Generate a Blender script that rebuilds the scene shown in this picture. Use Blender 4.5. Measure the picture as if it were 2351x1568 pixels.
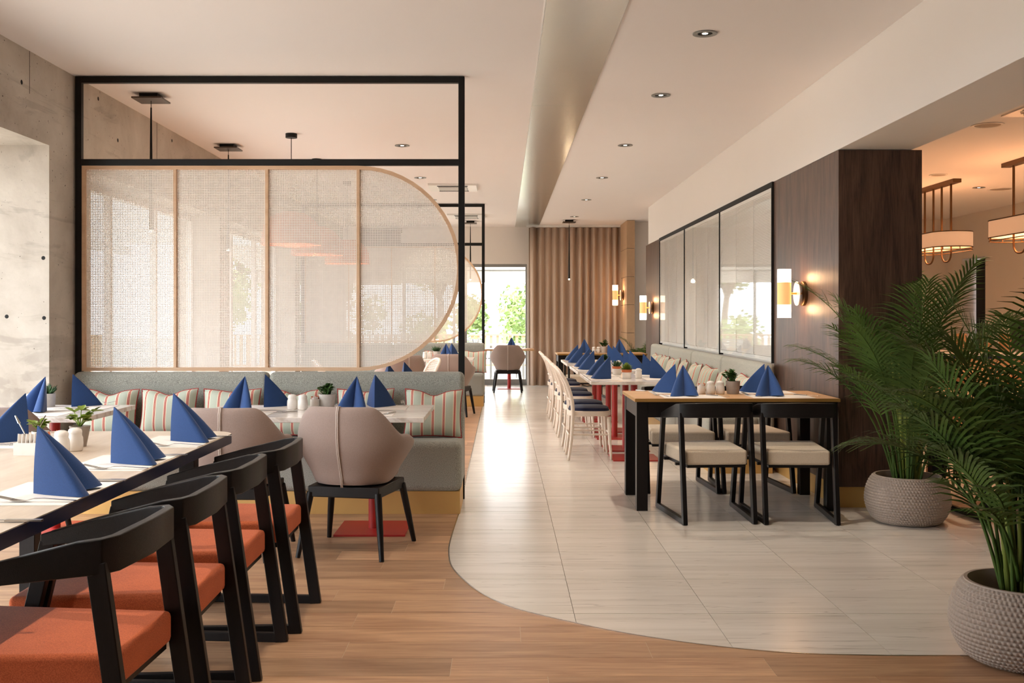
import bpy, bmesh, math, random
from math import sin, cos, pi, radians, sqrt
from mathutils import Vector, Matrix
for _o in list(bpy.data.objects):
    bpy.data.objects.remove(_o)
SC = bpy.context.scene
COL = SC.collection

# ------------------------------------------------------------------ camera, sky, sun, exposure
CAM_H = 1.316
cd = bpy.data.cameras.new('camera'); cam = bpy.data.objects.new('camera', cd); COL.objects.link(cam)
cam.location = (0, 0, CAM_H); cam.rotation_euler = (pi/2, 0, 0)
cd.sensor_width = 36; cd.lens = 36; cd.clip_start = .05; cd.clip_end = 300
cd.shift_x = 21.5/2351; cd.shift_y = -56/2351
SC.camera = cam
W = bpy.data.worlds.new('overcast_sky'); SC.world = W; W.use_nodes = True
wn = W.node_tree.nodes; wl = W.node_tree.links
bg = wn['Background']; bg.inputs[0].default_value = (.90, .945, 1.0, 1); bg.inputs[1].default_value = SKY = 9
def portal(loc, rot, sx, sy):
    l = bpy.data.lights.new('daylight_portal', 'AREA'); l.shape = 'RECTANGLE'; l.size = sx; l.size_y = sy
    l.cycles.is_portal = True
    o = bpy.data.objects.new('daylight_portal', l); COL.objects.link(o); o.location = loc; o.rotation_euler = rot
portal((-3.8, 3.75, 1.245), (0, -pi/2, 0), 2.6, 6.7)
portal((-3.8, 13.6, 1.2), (0, -pi/2, 0), 2.5, 12)
portal((-1.3, 20.25, 1.17), (-pi/2, 0, 0), 3.6, 2.5)
SPOT_W, SPOT_W2 = 76, 100
vs = SC.view_settings
SC.display_settings.display_device = 'sRGB'
vs.view_transform = 'Standard'; vs.look = 'None'; vs.gamma = 1; vs.use_curve_mapping = False
vs.exposure = 0.34
cy = SC.cycles
cy.use_denoising = True; cy.max_bounces = 9; cy.diffuse_bounces = 6; cy.glossy_bounces = 4
cy.transmission_bounces = 4; cy.transparent_max_bounces = 12; cy.sample_clamp_indirect = 6
cy.caustics_reflective = False; cy.caustics_refractive = False

# ------------------------------------------------------------------ helpers: colour and materials
def S(r, g, b):
    f = lambda c: (c/255/12.92) if c/255 <= .04045 else ((c/255+.055)/1.055)**2.4
    return (f(r), f(g), f(b), 1)
class NT:
    def __init__(s, name):
        s.m = bpy.data.materials.new(name); s.m.use_nodes = True
        s.n = s.m.node_tree.nodes; s.l = s.m.node_tree.links; s.b = s.n['Principled BSDF']
    def node(s, t, **kw):
        x = s.n.new(t)
        for k, v in kw.items():
            setattr(x, k, v)
        return x
    def link(s, a, b): s.l.new(a, b)
    def val(s, sock, v):
        if hasattr(v, 'bl_idname') or hasattr(v, 'is_linked'): s.link(v, sock)
        else: sock.default_value = v
    def math(s, op, a, b=0.0, c=0.0):
        x = s.node('ShaderNodeMath', operation=op)
        for i, v in enumerate((a, b, c)): s.val(x.inputs[i], v)
        return x.outputs[0]
    def mix(s, f, a, b, bt='MIX'):
        x = s.node('ShaderNodeMix', data_type='RGBA', blend_type=bt)
        s.val(x.inputs[0], f); s.val(x.inputs[6], a); s.val(x.inputs[7], b)
        return x.outputs[2]
    def ramp(s, f, p0, p1, a=(0, 0, 0, 1), b=(1, 1, 1, 1)):
        x = s.node('ShaderNodeValToRGB'); e = x.color_ramp.elements
        e[0].position = p0; e[1].position = p1; e[0].color = a; e[1].color = b
        s.link(f, x.inputs[0]); return x.outputs[0]
    def coord(s, kind='Object', scale=(1, 1, 1), jitter=0):
        if kind == 'World': v = s.node('ShaderNodeNewGeometry').outputs['Position']
        else: v = s.node('ShaderNodeTexCoord').outputs[kind]
        if jitter:
            r = s.node('ShaderNodeObjectInfo').outputs['Random']
            a = s.node('ShaderNodeVectorMath', operation='ADD')
            cb = s.node('ShaderNodeCombineXYZ')
            for i, k in enumerate((1, .37, .71)): s.link(s.math('MULTIPLY', r, jitter*k), cb.inputs[i])
            s.link(v, a.inputs[0]); s.link(cb.outputs[0], a.inputs[1]); v = a.outputs[0]
        m = s.node('ShaderNodeMapping'); m.inputs['Scale'].default_value = scale
        s.link(v, m.inputs['Vector']); return m.outputs[0]
    def noise(s, v, scale, detail=4, rough=.55, dist=0):
        x = s.node('ShaderNodeTexNoise'); x.inputs['Scale'].default_value = scale
        x.inputs['Detail'].default_value = detail; x.inputs['Roughness'].default_value = rough
        x.inputs['Distortion'].default_value = dist
        s.link(v, x.inputs['Vector']); return x.outputs['Fac']
    def rnd(s): return s.node('ShaderNodeObjectInfo').outputs['Random']
    def bump(s, h, strength=.3, dist=.01):
        x = s.node('ShaderNodeBump'); x.inputs['Strength'].default_value = strength
        x.inputs['Distance'].default_value = dist
        s.link(h, x.inputs['Height']); s.link(x.outputs[0], s.b.inputs['Normal'])
    def done(s, col=None, rough=.5, metal=0, spec=.5, coat=0):
        b = s.b
        if col is not None: s.val(b.inputs['Base Color'], col)
        s.val(b.inputs['Roughness'], rough); b.inputs['Metallic'].default_value = metal
        b.inputs['Specular IOR Level'].default_value = spec; b.inputs['Coat Weight'].default_value = coat
        return s.m
def plain(name, col, rough=.5, metal=0, spec=.5, var=.06, sc=30):
    t = NT(name); n = t.noise(t.coord(), sc)
    c2 = tuple(max(0, c*(1-var*2)) for c in col[:3]) + (1,)
    return t.done(t.mix(n, c2, col), rough, metal, spec)
def fabric(name, col, col2, scale=420, rough=.95, bump=.25, patch=0):
    t = NT(name); v = t.coord()
    n = t.noise(v, scale, 2, .7)
    c = t.mix(t.ramp(n, .38, .62), col2, col)
    if patch:
        p = t.noise(v, 5, 3, .5)
        c = t.mix(t.math('MULTIPLY', t.ramp(p, .35, .7), patch), c, tuple(min(1, x*1.5) for x in col[:3])+(1,))
    t.bump(n, bump, .002)
    m = t.done(c, rough, 0, .2); t.b.inputs['Sheen Weight'].default_value = .15; return m
def wood(name, dark, light, axis=0, kind='Object', rough=.45, stretch=9, scale=5, jitter=0, var=0, spec=.5, bump=.08, lo=.3, hi=.7):
    t = NT(name); sc = [stretch]*3; sc[axis] = 1
    v = t.coord(kind, tuple(sc), jitter)
    n = t.noise(v, scale*.35, 5, .62, .4); n2 = t.noise(v, scale*4, 3, .6)
    f = t.math('ADD', t.math('MULTIPLY', n, .75), t.math('MULTIPLY', n2, .25))
    c = t.mix(t.ramp(f, lo, hi), dark, light)
    if var:
        h = t.node('ShaderNodeHueSaturation'); t.link(c, h.inputs['Color'])
        t.link(t.math('MULTIPLY_ADD', t.rnd(), var, 1-var/2), h.inputs['Value']); c = h.outputs[0]
    t.bump(n2, bump, .003)
    return t.done(c, rough, 0, spec)
def emit(name, col, st):
    t = NT(name); b = t.b
    b.inputs['Base Color'].default_value = col; b.inputs['Emission Color'].default_value = col
    b.inputs['Emission Strength'].default_value = st; return t.m
def thin_glass(name, tint=(1, 1, 1, 1), refl=1.0):
    t = NT(name); t.n.remove(t.b)
    out = t.n['Material Output']
    tr = t.node('ShaderNodeBsdfTransparent'); tr.inputs[0].default_value = tint
    gl = t.node('ShaderNodeBsdfGlossy'); gl.inputs['Roughness'].default_value = .02
    ge = t.node('ShaderNodeNewGeometry'); dp = t.node('ShaderNodeVectorMath', operation='DOT_PRODUCT')
    t.link(ge.outputs['Normal'], dp.inputs[0]); t.link(ge.outputs['Incoming'], dp.inputs[1])
    k = t.math('POWER', t.math('SUBTRACT', 1.0, t.math('ABSOLUTE', dp.outputs['Value'])), 5.0)
    mx = t.node('ShaderNodeMixShader'); t.link(t.math('MULTIPLY', t.math('MULTIPLY_ADD', k, .96, .04), refl), mx.inputs[0])
    t.link(tr.outputs[0], mx.inputs[1]); t.link(gl.outputs[0], mx.inputs[2]); t.link(mx.outputs[0], out.inputs[0])
    return t.m

MT = {}
MT['white_paint'] = plain('white_paint', S(231, 225, 219), .7, 0, .3, .01, 3)
MT['ceiling_paint'] = plain('ceiling_paint', S(241, 236, 234), .8, 0, .2, .01, 2)
MT['black_metal'] = plain('black_powder_coat', S(14, 13, 12), .5, 0, .3)
MT['black_wood'] = wood('black_stained_wood', S(11, 8, 7), S(22, 16, 14), 2, rough=.42, stretch=8, scale=14, bump=.12, spec=.28)
MT['black_ash'] = wood('black_stained_ash', S(9, 7, 7), S(22, 18, 16), 0, rough=.38, stretch=14, scale=9, bump=.3, spec=.3)
MT['orange'] = fabric('orange_wool', S(220, 118, 76), S(188, 92, 58), 330, patch=.3)
MT['cream_linen'] = fabric('cream_linen', S(214, 198, 176), S(184, 166, 142), 380)
MT['bench'] = fabric('grey_tweed', S(176, 176, 166), S(122, 123, 116), 260)
MT['bench_pale'] = fabric('pale_grey_tweed', S(188, 186, 174), S(146, 146, 137), 260)
MT['taupe'] = fabric('taupe_velvet', S(156, 138, 130), S(147, 129, 121), 260, .85, .04, patch=.12)
MT['seam'] = plain('pale_piping', S(205, 190, 180), .8)
MT['napkin'] = fabric('blue_paper_napkin', S(46, 76, 128), S(40, 67, 114), 500, .8, .1)
MT['navy_edge'] = plain('navy_lacquer', S(20, 34, 70), .35)
MT['navy_velvet'] = fabric('navy_velvet', S(26, 33, 66), S(18, 24, 52), 300, .9)
MT['oak_top'] = wood('light_oak_top', S(184, 140, 98), S(214, 172, 128), 0, rough=.42, stretch=10, scale=4)
MT['pale_oak'] = wood('pale_oak_top', S(188, 170, 150), S(214, 199, 182), 1, rough=.4, stretch=10, scale=3.2)
MT['oak_frame'] = wood('oak_frame', S(198, 160, 126), S(222, 188, 154), 0, rough=.5, stretch=6, scale=6)
MT['brass_edge'] = plain('brass_edge', S(196, 150, 84), .35, .7)
MT['gold'] = plain('satin_gold', S(214, 172, 104), .45, .45, .5, .05, 6)
MT['red'] = plain('red_powder_coat', S(170, 38, 33), .4)
MT['white_wood'] = plain('white_lacquer', S(236, 222, 208), .4)
MT['ceramic'] = plain('white_ceramic', S(240, 234, 226), .25)
MT['clay'] = plain('pale_concrete_pot', S(206, 200, 192), .75, 0, .3, .12, 40)
MT['tan_pot'] = plain('taupe_pot', S(168, 156, 145), .7, 0, .3, .08, 40)
MT['terracotta'] = plain('terracotta_rim', S(206, 112, 66), .7)
MT['steel'] = plain('stainless_steel', S(200, 198, 195), .25, 1)
MT['paper'] = plain('white_paper_mat', S(238, 230, 222), .8)
MT['soil'] = plain('dark_soil', S(40, 30, 24), .95, 0, .1, .4, 60)
MT['leaf'] = plain('leaf_green', S(70, 110, 44), .5, 0, .4, .3, 12)
MT['leaf_dark'] = plain('leaf_dark', S(58, 92, 46), .45, 0, .4, .25, 12)
MT['leaf_light'] = plain('leaf_yellow_green', S(140, 165, 62), .5, 0, .4, .3, 18)
MT['bronze'] = plain('aged_bronze', S(104, 78, 52), .42, .75)
MT['packet'] = plain('orange_paper', S(214, 112, 66), .7)
MT['grey_metal'] = plain('grey_aluminium', S(150, 150, 148), .45, .6)
MT['white_metal'] = plain('white_enamel', S(236, 234, 230), .4)
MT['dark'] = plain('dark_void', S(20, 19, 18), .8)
MT['deck'] = wood('outdoor_decking', S(176, 166, 152), S(206, 198, 186), 0, 'World', .7, 8, 3)
MT['outdoor_grey'] = plain('grey_outdoor_plastic', S(150, 152, 152), .6)
MT['tan_wood'] = wood('tan_outdoor_timber', S(160, 128, 96), S(190, 158, 124), 2, rough=.6)
MT['rattan'] = wood('woven_rattan', S(196, 120, 66), S(224, 158, 100), 0, rough=.5, stretch=2, scale=30)
MT['glass'] = thin_glass('window_glass')
MT['clear'] = thin_glass('clear_glass', (.985, .99, .99, 1), .4)
MT['blind_white'] = plain('white_slat_lacquer', S(246, 242, 236), .5, 0, .4, .01)
MT['bulb'] = emit('lamp_glow', (1, .82, .6, 1), 14)
MT['bulb_soft'] = emit('lamp_diffuser', (1, .78, .5, 1), 5)

def m_marble():
    t = NT('white_marble'); v = t.coord('Object', (1, 3, 1))
    n = t.noise(v, 3.5, 6, .6, 1.6)
    return t.done(t.mix(t.ramp(n, .5, .62), S(238, 231, 224), S(206, 194, 182)), .18, 0, .5)
MT['marble'] = m_marble()
def m_veneer():
    t = NT('brown_oak_veneer'); v = t.coord('World', (5, 5, .7))
    n = t.noise(v, 2.2, 5, .6, 1.2); n2 = t.noise(t.coord('World', (40, 40, 1.6)), 4, 4, .65)
    f = t.math('ADD', t.math('MULTIPLY', n, .55), t.math('MULTIPLY', n2, .45))
    t.bump(n2, .15, .004)
    return t.done(t.mix(t.ramp(f, .36, .62), S(50, 33, 26), S(104, 78, 63)), .42, 0, .5)
MT['veneer'] = m_veneer()
def m_concrete():
    t = NT('raw_concrete'); v = t.coord('World')
    n = t.noise(v, 1.3, 8, .6, .3); n2 = t.noise(v, 22, 4, .6)
    pit = t.noise(v, 46, 2, .5)
    c = t.mix(t.ramp(n, .3, .68), S(158, 147, 134), S(208, 200, 189))
    c = t.mix(t.math('MULTIPLY', n2, .25), c, S(212, 204, 192))
    pm = t.ramp(pit, .70, .76)
    c = t.mix(pm, c, S(84, 76, 68))
    big = t.noise(t.coord('World', (1, .35, 3)), .9, 5, .6, 1.5)
    c = t.mix(t.math('MULTIPLY', t.ramp(big, .55, .6), .22), c, S(96, 86, 76))
    t.bump(t.math('SUBTRACT', n2, pm), .35, .004)
    return t.done(c, .85, 0, .25)
MT['concrete'] = m_concrete()
def m_plank():
    t = NT('oak_look_plank'); v = t.coord('World', (1, 8, 8), 23)
    n = t.noise(v, 1.5, 5, .6, .7); n2 = t.noise(t.coord('World', (1, 22, 22), 31), 3.2, 4, .65, .4)
    f = t.math('ADD', t.math('MULTIPLY', n, .6), t.math('MULTIPLY', n2, .4))
    c = t.mix(t.ramp(f, .34, .64), S(146, 106, 78), S(198, 158, 122))
    h = t.node('ShaderNodeHueSaturation'); t.link(c, h.inputs['Color'])
    t.link(t.math('MULTIPLY_ADD', t.rnd(), .42, .78), h.inputs['Value'])
    t.bump(n2, .05, .003)
    return t.done(h.outputs[0], .38, 0, .5)
MT['plank'] = m_plank()
def m_tile():
    t = NT('striated_stone_tile'); v = t.coord('World', (.3, 4.2, 4.2), 40)
    n = t.noise(v, 2.4, 6, .62, .35); n2 = t.noise(t.coord('World', (.5, 26, 26), 17), 2.5, 4, .6, .2)
    f = t.math('ADD', t.math('MULTIPLY', n, .8), t.math('MULTIPLY', n2, .2))
    c = t.mix(t.ramp(f, .34, .6), S(208, 200, 190), S(224, 217, 208))
    ve = t.noise(t.coord('World', (.45, 9, 9), 9), 1.7, 3, .5, .6)
    vm = t.math('SUBTRACT', 1.0, t.math('MULTIPLY', t.math('ABSOLUTE', t.math('SUBTRACT', ve, .5)), 90))
    c = t.mix(t.math('MULTIPLY', t.math('MAXIMUM', vm, 0.0), .35), c, S(130, 116, 104))
    return t.done(c, .22, 0, .5)
MT['tile'] = m_tile()
MT['grout'] = plain('grout', S(112, 98, 86), .9)
MT['grout_light'] = plain('pale_grout', S(206, 186, 164), .9)
def m_brushed():
    t = NT('brushed_steel'); v = t.coord('World', (1, 60, 1))
    n = t.noise(v, 3, 3, .6)
    t.bump(n, .012, .002)
    r = t.math('MULTIPLY_ADD', t.noise(t.coord('World'), .5, 2), .06, .19)
    return t.done(S(234, 238, 232), r, 1, .5)
MT['brushed'] = m_brushed()
def m_stripe():
    t = NT('striped_cushion_cotton')
    x = t.node('ShaderNodeSeparateXYZ'); t.link(t.coord('Object'), x.inputs[0])
    f = t.math('ABSOLUTE', t.math('SUBTRACT', t.math('FRACT', t.math('ADD', t.math('DIVIDE', x.outputs[0], .074), 10.5)), .5))
    d = t.math('MULTIPLY', f, .074)
    cr = t.math('LESS_THAN', d, .0115)
    rd = t.math('MULTIPLY', t.math('LESS_THAN', d, .006), t.math('GREATER_THAN', d, .0012))
    n = t.noise(t.coord('Object'), 400, 2)
    base = t.mix(n, S(176, 184, 168), S(204, 210, 194))
    c = t.mix(cr, base, S(236, 220, 196)); c = t.mix(rd, c, S(172, 40, 42))
    t.bump(n, .15, .002)
    return t.done(c, .9, 0, .2)
MT['stripe'] = m_stripe()
MT['red_pipe'] = plain('red_piping', S(168, 52, 50), .8)
def m_drape():
    t = NT('taupe_curtain_fabric'); n = t.noise(t.coord('Object', (200, 200, 30)), 2, 2)
    return t.done(t.mix(n, S(182, 160, 142), S(198, 176, 158)), .9, 0, .2)
MT['drape'] = m_drape()
def m_shade():
    t = NT('linen_lampshade'); n = t.noise(t.coord('Object', (60, 60, 300)), 3, 2)
    m = t.done(t.mix(n, S(222, 196, 172), S(238, 214, 192)), .9, 0, .2)
    t.b.inputs['Transmission Weight'].default_value = 0
    t.b.inputs['Emission Color'].default_value = (1, .62, .36, 1); t.b.inputs['Emission Strength'].default_value = .22
    return m
MT['linen'] = m_shade()
def m_leafy(name, a, b):
    t = NT(name); n = t.noise(t.coord('Object'), 3, 3)
    m = t.done(t.mix(n, a, b), .6, 0, .3); return m
MT['tree_leaf'] = m_leafy('tree_foliage', S(104, 132, 66), S(168, 186, 118))
MT['palm_leaf'] = m_leafy('palm_leaflet', S(38, 62, 22), S(84, 106, 38))
MT['palm_stem'] = m_leafy('palm_stem', S(112, 128, 56), S(150, 158, 74))
MT['ground'] = plain('light_paving', S(196, 190, 182), .85, 0, .2, .1, 2)
MT['canvas'] = plain('white_canvas', S(240, 240, 238), .9)
MT['bark'] = plain('tree_bark', S(110, 92, 76), .9)
# ------------------------------------------------------------------ helpers: geometry
class G:
    def __init__(s): s.v = []; s.f = []
    def add(s, vs, fs):
        o = len(s.v); s.v += [tuple(p) for p in vs]; s.f += [tuple(i+o for i in f) for f in fs]; return s
    def box(s, x0, y0, z0, x1, y1, z1):
        return s.hexa([(x0, y0), (x1, y0), (x1, y1), (x0, y1)], z0, z1)
    def hexa(s, q, z0, z1, q2=None):
        q2 = q2 or q; n = len(q)
        vs = [(x, y, z0) for x, y in q] + [(x, y, z1) for x, y in q2]
        return s.add(vs, [tuple(range(n))[::-1], tuple(range(n, 2*n))] + [(i, (i+1) % n, n+(i+1) % n, n+i) for i in range(n)])
    def bar(s, p, q, w, h, up=(0, 0, 1), w2=None, h2=None):
        p = Vector(p); q = Vector(q); d = (q-p).normalized(); up = Vector(up)
        if abs(d.dot(up)) > .98: up = Vector((0, 1, 0))
        a = d.cross(up).normalized(); b = a.cross(d).normalized(); w2 = w2 or w; h2 = h2 or h
        vs = []
        for c, ww, hh in ((p, w, h), (q, w2, h2)):
            for i, j in ((-1, -1), (1, -1), (1, 1), (-1, 1)): vs.append(c + a*(i*ww/2) + b*(j*hh/2))
        return s.add(vs, [(3, 2, 1, 0), (4, 5, 6, 7)] + [(i, (i+1) % 4, 4+(i+1) % 4, 4+i) for i in range(4)])
    def tube(s, pts, r, n=8, caps=True):
        pts = [Vector(p) for p in pts]; k = len(pts)
        rs = r if isinstance(r, (list, tuple)) else [r]*k
        vs = []; a = None
        for i, p in enumerate(pts):
            d = (pts[min(i+1, k-1)]-pts[max(i-1, 0)]).normalized()
            if a is None:
                a = d.orthogonal().normalized()
            else:
                a = (a - d*a.dot(d)).normalized()
            b = d.cross(a)
            for j in range(n):
                t = 2*pi*j/n; vs.append(p + (a*cos(t) + b*sin(t))*rs[i])
        fs = [(i*n+j, i*n+(j+1) % n, (i+1)*n+(j+1) % n, (i+1)*n+j) for i in range(k-1) for j in range(n)]
        if caps: fs += [tuple(range(n))[::-1], tuple(range((k-1)*n, k*n))]
        return s.add(vs, fs)
    def lathe(s, prof, n=24, c=(0, 0, 0), rf=None, caps=(1, 1)):
        vs = []; k = len(prof)
        for i, (r, z) in enumerate(prof):
            for j in range(n):
                t = 2*pi*j/n; rr = r if rf is None else rf(i, j, r)
                vs.append((c[0]+rr*cos(t), c[1]+rr*sin(t), c[2]+z))
        fs = [(i*n+j, i*n+(j+1) % n, (i+1)*n+(j+1) % n, (i+1)*n+j) for i in range(k-1) for j in range(n)]
        if prof[0][0] > 1e-5 and caps[0]: fs.append(tuple(range(n))[::-1])
        if prof[-1][0] > 1e-5 and caps[1] and not (prof[0][0] < 1e-5 and prof[0][1] == prof[-1][1]): fs.append(tuple(range((k-1)*n, k*n)))
        return s.add(vs, fs)
    def grid(s, fn, nu, nv, closed_u=False):
        vs = [fn(i/(nu if closed_u else nu-1), j/(nv-1)) for i in range(nu) for j in range(nv)]
        fs = []
        for i in range(nu if closed_u else nu-1):
            i2 = (i+1) % nu
            for j in range(nv-1): fs.append((i*nv+j, i2*nv+j, i2*nv+j+1, i*nv+j+1))
        return s.add(vs, fs)
    def obj(s, name, mat, parent=None, smooth=None, bevel=0, seg=2, stuff=False, label=None, sub=0, loc=None):
        me = bpy.data.meshes.new(name); me.from_pydata(s.v, [], s.f); me.update()
        if smooth is not None:
            me.polygons.foreach_set('use_smooth', [True]*len(me.polygons))
            if smooth < 179: me.set_sharp_from_angle(angle=radians(smooth))
        me.materials.append(MT[mat] if isinstance(mat, str) else mat)
        o = bpy.data.objects.new(name, me); COL.objects.link(o)
        if parent is not None: o.parent = parent
        if loc: o.location = loc
        if bevel:
            b = o.modifiers.new('bevel', 'BEVEL'); b.width = bevel; b.segments = seg; b.limit_method = 'ANGLE'; b.angle_limit = radians(38)
            if smooth is None:
                me.polygons.foreach_set('use_smooth', [True]*len(me.polygons)); b.harden_normals = True
        if sub:
            m = o.modifiers.new('subsurf', 'SUBSURF'); m.levels = sub; m.render_levels = sub
        if stuff: o['kind'] = 'stuff'
        if label: o['label'] = label
        return o
def thing(name, label, cat, loc=(0, 0, 0), rz=0, group=None):
    o = bpy.data.objects.new(name, None); COL.objects.link(o); o.empty_display_size = .1
    o.location = loc; o.rotation_euler = (0, 0, rz); o['label'] = label; o['category'] = cat
    if group: o['group'] = group
    return o
def tag(o, label, cat, group=None):
    o['label'] = label; o['category'] = cat
    if group: o['group'] = group
    return o
def struct(o, label=None, cat=None):
    o['kind'] = 'structure'
    if label: o['label'] = label
    if cat: o['category'] = cat
    return o
KIDS = {}
def kids(o):
    return [c for c in o.children]
def dup(root, label, loc, rz=0, group=None):
    r = root.copy(); COL.objects.link(r); r.location = loc; r.rotation_euler = (0, 0, rz); r['label'] = label
    if group: r['group'] = group
    for c in list(root.children):
        d = c.copy(); COL.objects.link(d); d.parent = r
        for e in list(c.children):
            h = e.copy(); COL.objects.link(h); h.parent = d
    return r
def spread(proto, items, group=None):
    """items: (label, loc, rz). The first moves proto itself, the rest are copies of it and its parts."""
    out = []
    for i, (lab, loc, rz) in enumerate(items):
        if i == 0:
            proto.location = loc; proto.rotation_euler = (0, 0, rz); proto['label'] = lab
            if group: proto['group'] = group
            out.append(proto)
        else: out.append(dup(proto, lab, loc, rz, group))
    return out
def smoothline(pts, n=6):
    """Catmull-Rom through 3-D points."""
    P = [Vector(p) for p in pts]; P = [P[0]*2-P[1]] + P + [P[-1]*2-P[-2]]; out = []
    for i in range(1, len(P)-2):
        a, b, c, d = P[i-1:i+3]
        for k in range(n):
            t = k/n
            out.append(.5*((2*b) + (c-a)*t + (2*a-5*b+4*c-d)*t*t + (3*b-a-3*c+d)*t**3))
    out.append(P[-2]); return out
def clip_rect(poly, x0, y0, x1, y1):
    def cut(p, ins, inter):
        o = []
        for i in range(len(p)):
            a, b = p[i-1], p[i]
            if ins(b):
                if not ins(a): o.append(inter(a, b))
                o.append(b)
            elif ins(a): o.append(inter(a, b))
        return o
    def ix(x): return lambda a, b: (x, a[1]+(b[1]-a[1])*(x-a[0])/(b[0]-a[0]))
    def iy(y): return lambda a, b: (a[0]+(b[0]-a[0])*(y-a[1])/(b[1]-a[1]), y)
    for ins, it in ((lambda p: p[0] >= x0, ix(x0)), (lambda p: p[0] <= x1, ix(x1)), (lambda p: p[1] >= y0, iy(y0)), (lambda p: p[1] <= y1, iy(y1))):
        if not poly: return []
        poly = cut(poly, ins, it)
    o = []
    for p in poly:
        if not o or abs(p[0]-o[-1][0]) + abs(p[1]-o[-1][1]) > 1e-5: o.append(p)
    while len(o) > 1 and abs(o[0][0]-o[-1][0]) + abs(o[0][1]-o[-1][1]) < 1e-5: o.pop()
    return o
def area(p): return abs(sum(p[i-1][0]*p[i][1]-p[i][0]*p[i-1][1] for i in range(len(p))))/2 if len(p) > 2 else 0
def spot(parent, loc, watts, col=(1, .78, .55), angle=100, blend=.6, size=.04, rot=(0, 0, 0)):
    l = bpy.data.lights.new('spot_bulb', 'SPOT'); l.energy = watts; l.color = col; l.spot_size = radians(angle); l.spot_blend = blend
    l.shadow_soft_size = size
    o = bpy.data.objects.new('spot_bulb', l); COL.objects.link(o); o.location = loc; o.rotation_euler = rot; o.parent = parent; return o
def point(parent, loc, watts, col=(1, .72, .45), size=.03):
    l = bpy.data.lights.new('bulb_light', 'POINT'); l.energy = watts; l.color = col; l.shadow_soft_size = size
    o = bpy.data.objects.new('bulb_light', l); COL.objects.link(o); o.location = loc; o.parent = parent; return o

# ------------------------------------------------------------------ the setting: floor
CEIL = 3.06
XL, XR, YF, YB = -3.1, 7.4, -6.0, 19.8
BND = [(-.30, 19.8), (-.30, 14.95), (-.297, 9.0), (-.294, 6.85), (-.304, 6.36), (-.308, 5.93), (-.297, 5.66), (-.27, 5.41), (-.206, 5.16), (-.112, 4.90),
       (0, 4.70), (.12, 4.565), (.304, 4.412), (.47, 4.29), (.633, 4.195), (.78, 4.125), (.93, 4.068), (1.1, 4.02), (1.256, 3.995), (1.5, 3.98), (7.4, 3.98)]
_b = smoothline([(x, y, 0) for x, y in BND[3:-1]], 4)
BND = BND[:3] + [(p.x, p.y) for p in _b] + BND[-1:]
TILE_P = BND + [(7.4, 19.8)]
WOOD_P = BND[::-1] + [(-3.1, 19.8), (-3.1, 2.953), (7.4, 2.953)]
floor = struct(G().box(-3.6, YF, -.3, 7.6, 20.2, -.006).obj('floor', 'grout'), 'floor of oak planks and cream stone tiles divided by a curved metal strip', 'floor')
G().hexa([(XL, YF), (XR, YF), (XR, 2.951), (XL, 2.951)], -.006, 0).obj('plank_field', 'plank', floor)
G().hexa(WOOD_P, -.0059, -.0009).obj('plank_bed', 'grout_light', floor)
rnd = random.Random(5)
far = G(); y = 2.953
R0 = {5: .579, 4: -.194, 6: .074, 3: .165, 8: -.495, 9: -.79, 10: -.287}   # where the photo shows a row's end joint
k = 0
while y < 19.8:
    off = R0.get(k, rnd.random()*1.2); xs = off - 1.2*math.ceil((off-XL)/1.2)
    # find the first joint at or left of the wall
    while xs < XR:
        p = clip_rect(WOOD_P, max(xs, XL)+.0013, y+.0008, min(xs+1.2, XR)-.001, min(y+.2, 19.8)-.0008)
        if area(p) > .0008:
            if y < 10.9: G().hexa(p, -.006, 0).obj('plank', 'plank', floor)
            else: far.hexa(p, -.006, 0)
        xs += 1.2
    y += .2; k += 1
far.obj('far_planks', 'plank', floor, stuff=True)
far = G()
for i in range(13):
    x0 = -.283 + .6*i - (.02 if i == 0 else 0)
    for j in range(-1, 26):
        y0 = 4.547 + .595*j
        p = clip_rect(TILE_P, x0+.0012 if i else -.4, y0+.002, min(-.283+.6*i+.6, XR)-.0012, min(y0+.595, 19.8)-.002)
        if area(p) > .0008:
            if i < 6: G().hexa(p, -.006, 0).obj('tile', 'tile', floor)
            else: far.hexa(p, -.006, 0)
far.obj('far_tiles', 'tile', floor, stuff=True)
g = G()
for a, b in zip(BND[:-1], BND[1:]): g.bar((a[0], a[1], .0005), (b[0], b[1], .0005), .007, .003)
struct(g.obj('trim_1', 'steel'), 'thin metal strip between oak planks and stone tiles', 'trim')

# ceiling with brushed steel strip
ceil = struct(G().box(-3.6, YF, CEIL, 2.84, 20.2, CEIL+.3).obj('ceiling', 'ceiling_paint'), 'smooth off-white ceiling of the dining room', 'ceiling')
struct(G().box(2.84, YF, 2.95, 7.6, 20.2, CEIL+.3).obj('ceiling_right', 'ceiling_paint'), 'lower off-white ceiling over the buffet room', 'ceiling')
strip = struct(G().box(.235, YF+.1, CEIL-.004, .70, 19.75, CEIL).obj('trim_2', 'white_metal'), 'brushed steel strip running along the ceiling', 'trim')
y = 2.4-9
while y < 19.7:
    a, b = max(y, YF+.1)+.003, min(y+3, 19.75)-.003
    if b > a: G().box(.242, a, CEIL-.009, .693, b, CEIL-.004).obj('panel', 'brushed', strip)
    y += 3

MT['joint_grey'] = plain('concrete_joint', S(104, 95, 86), .9)
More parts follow.
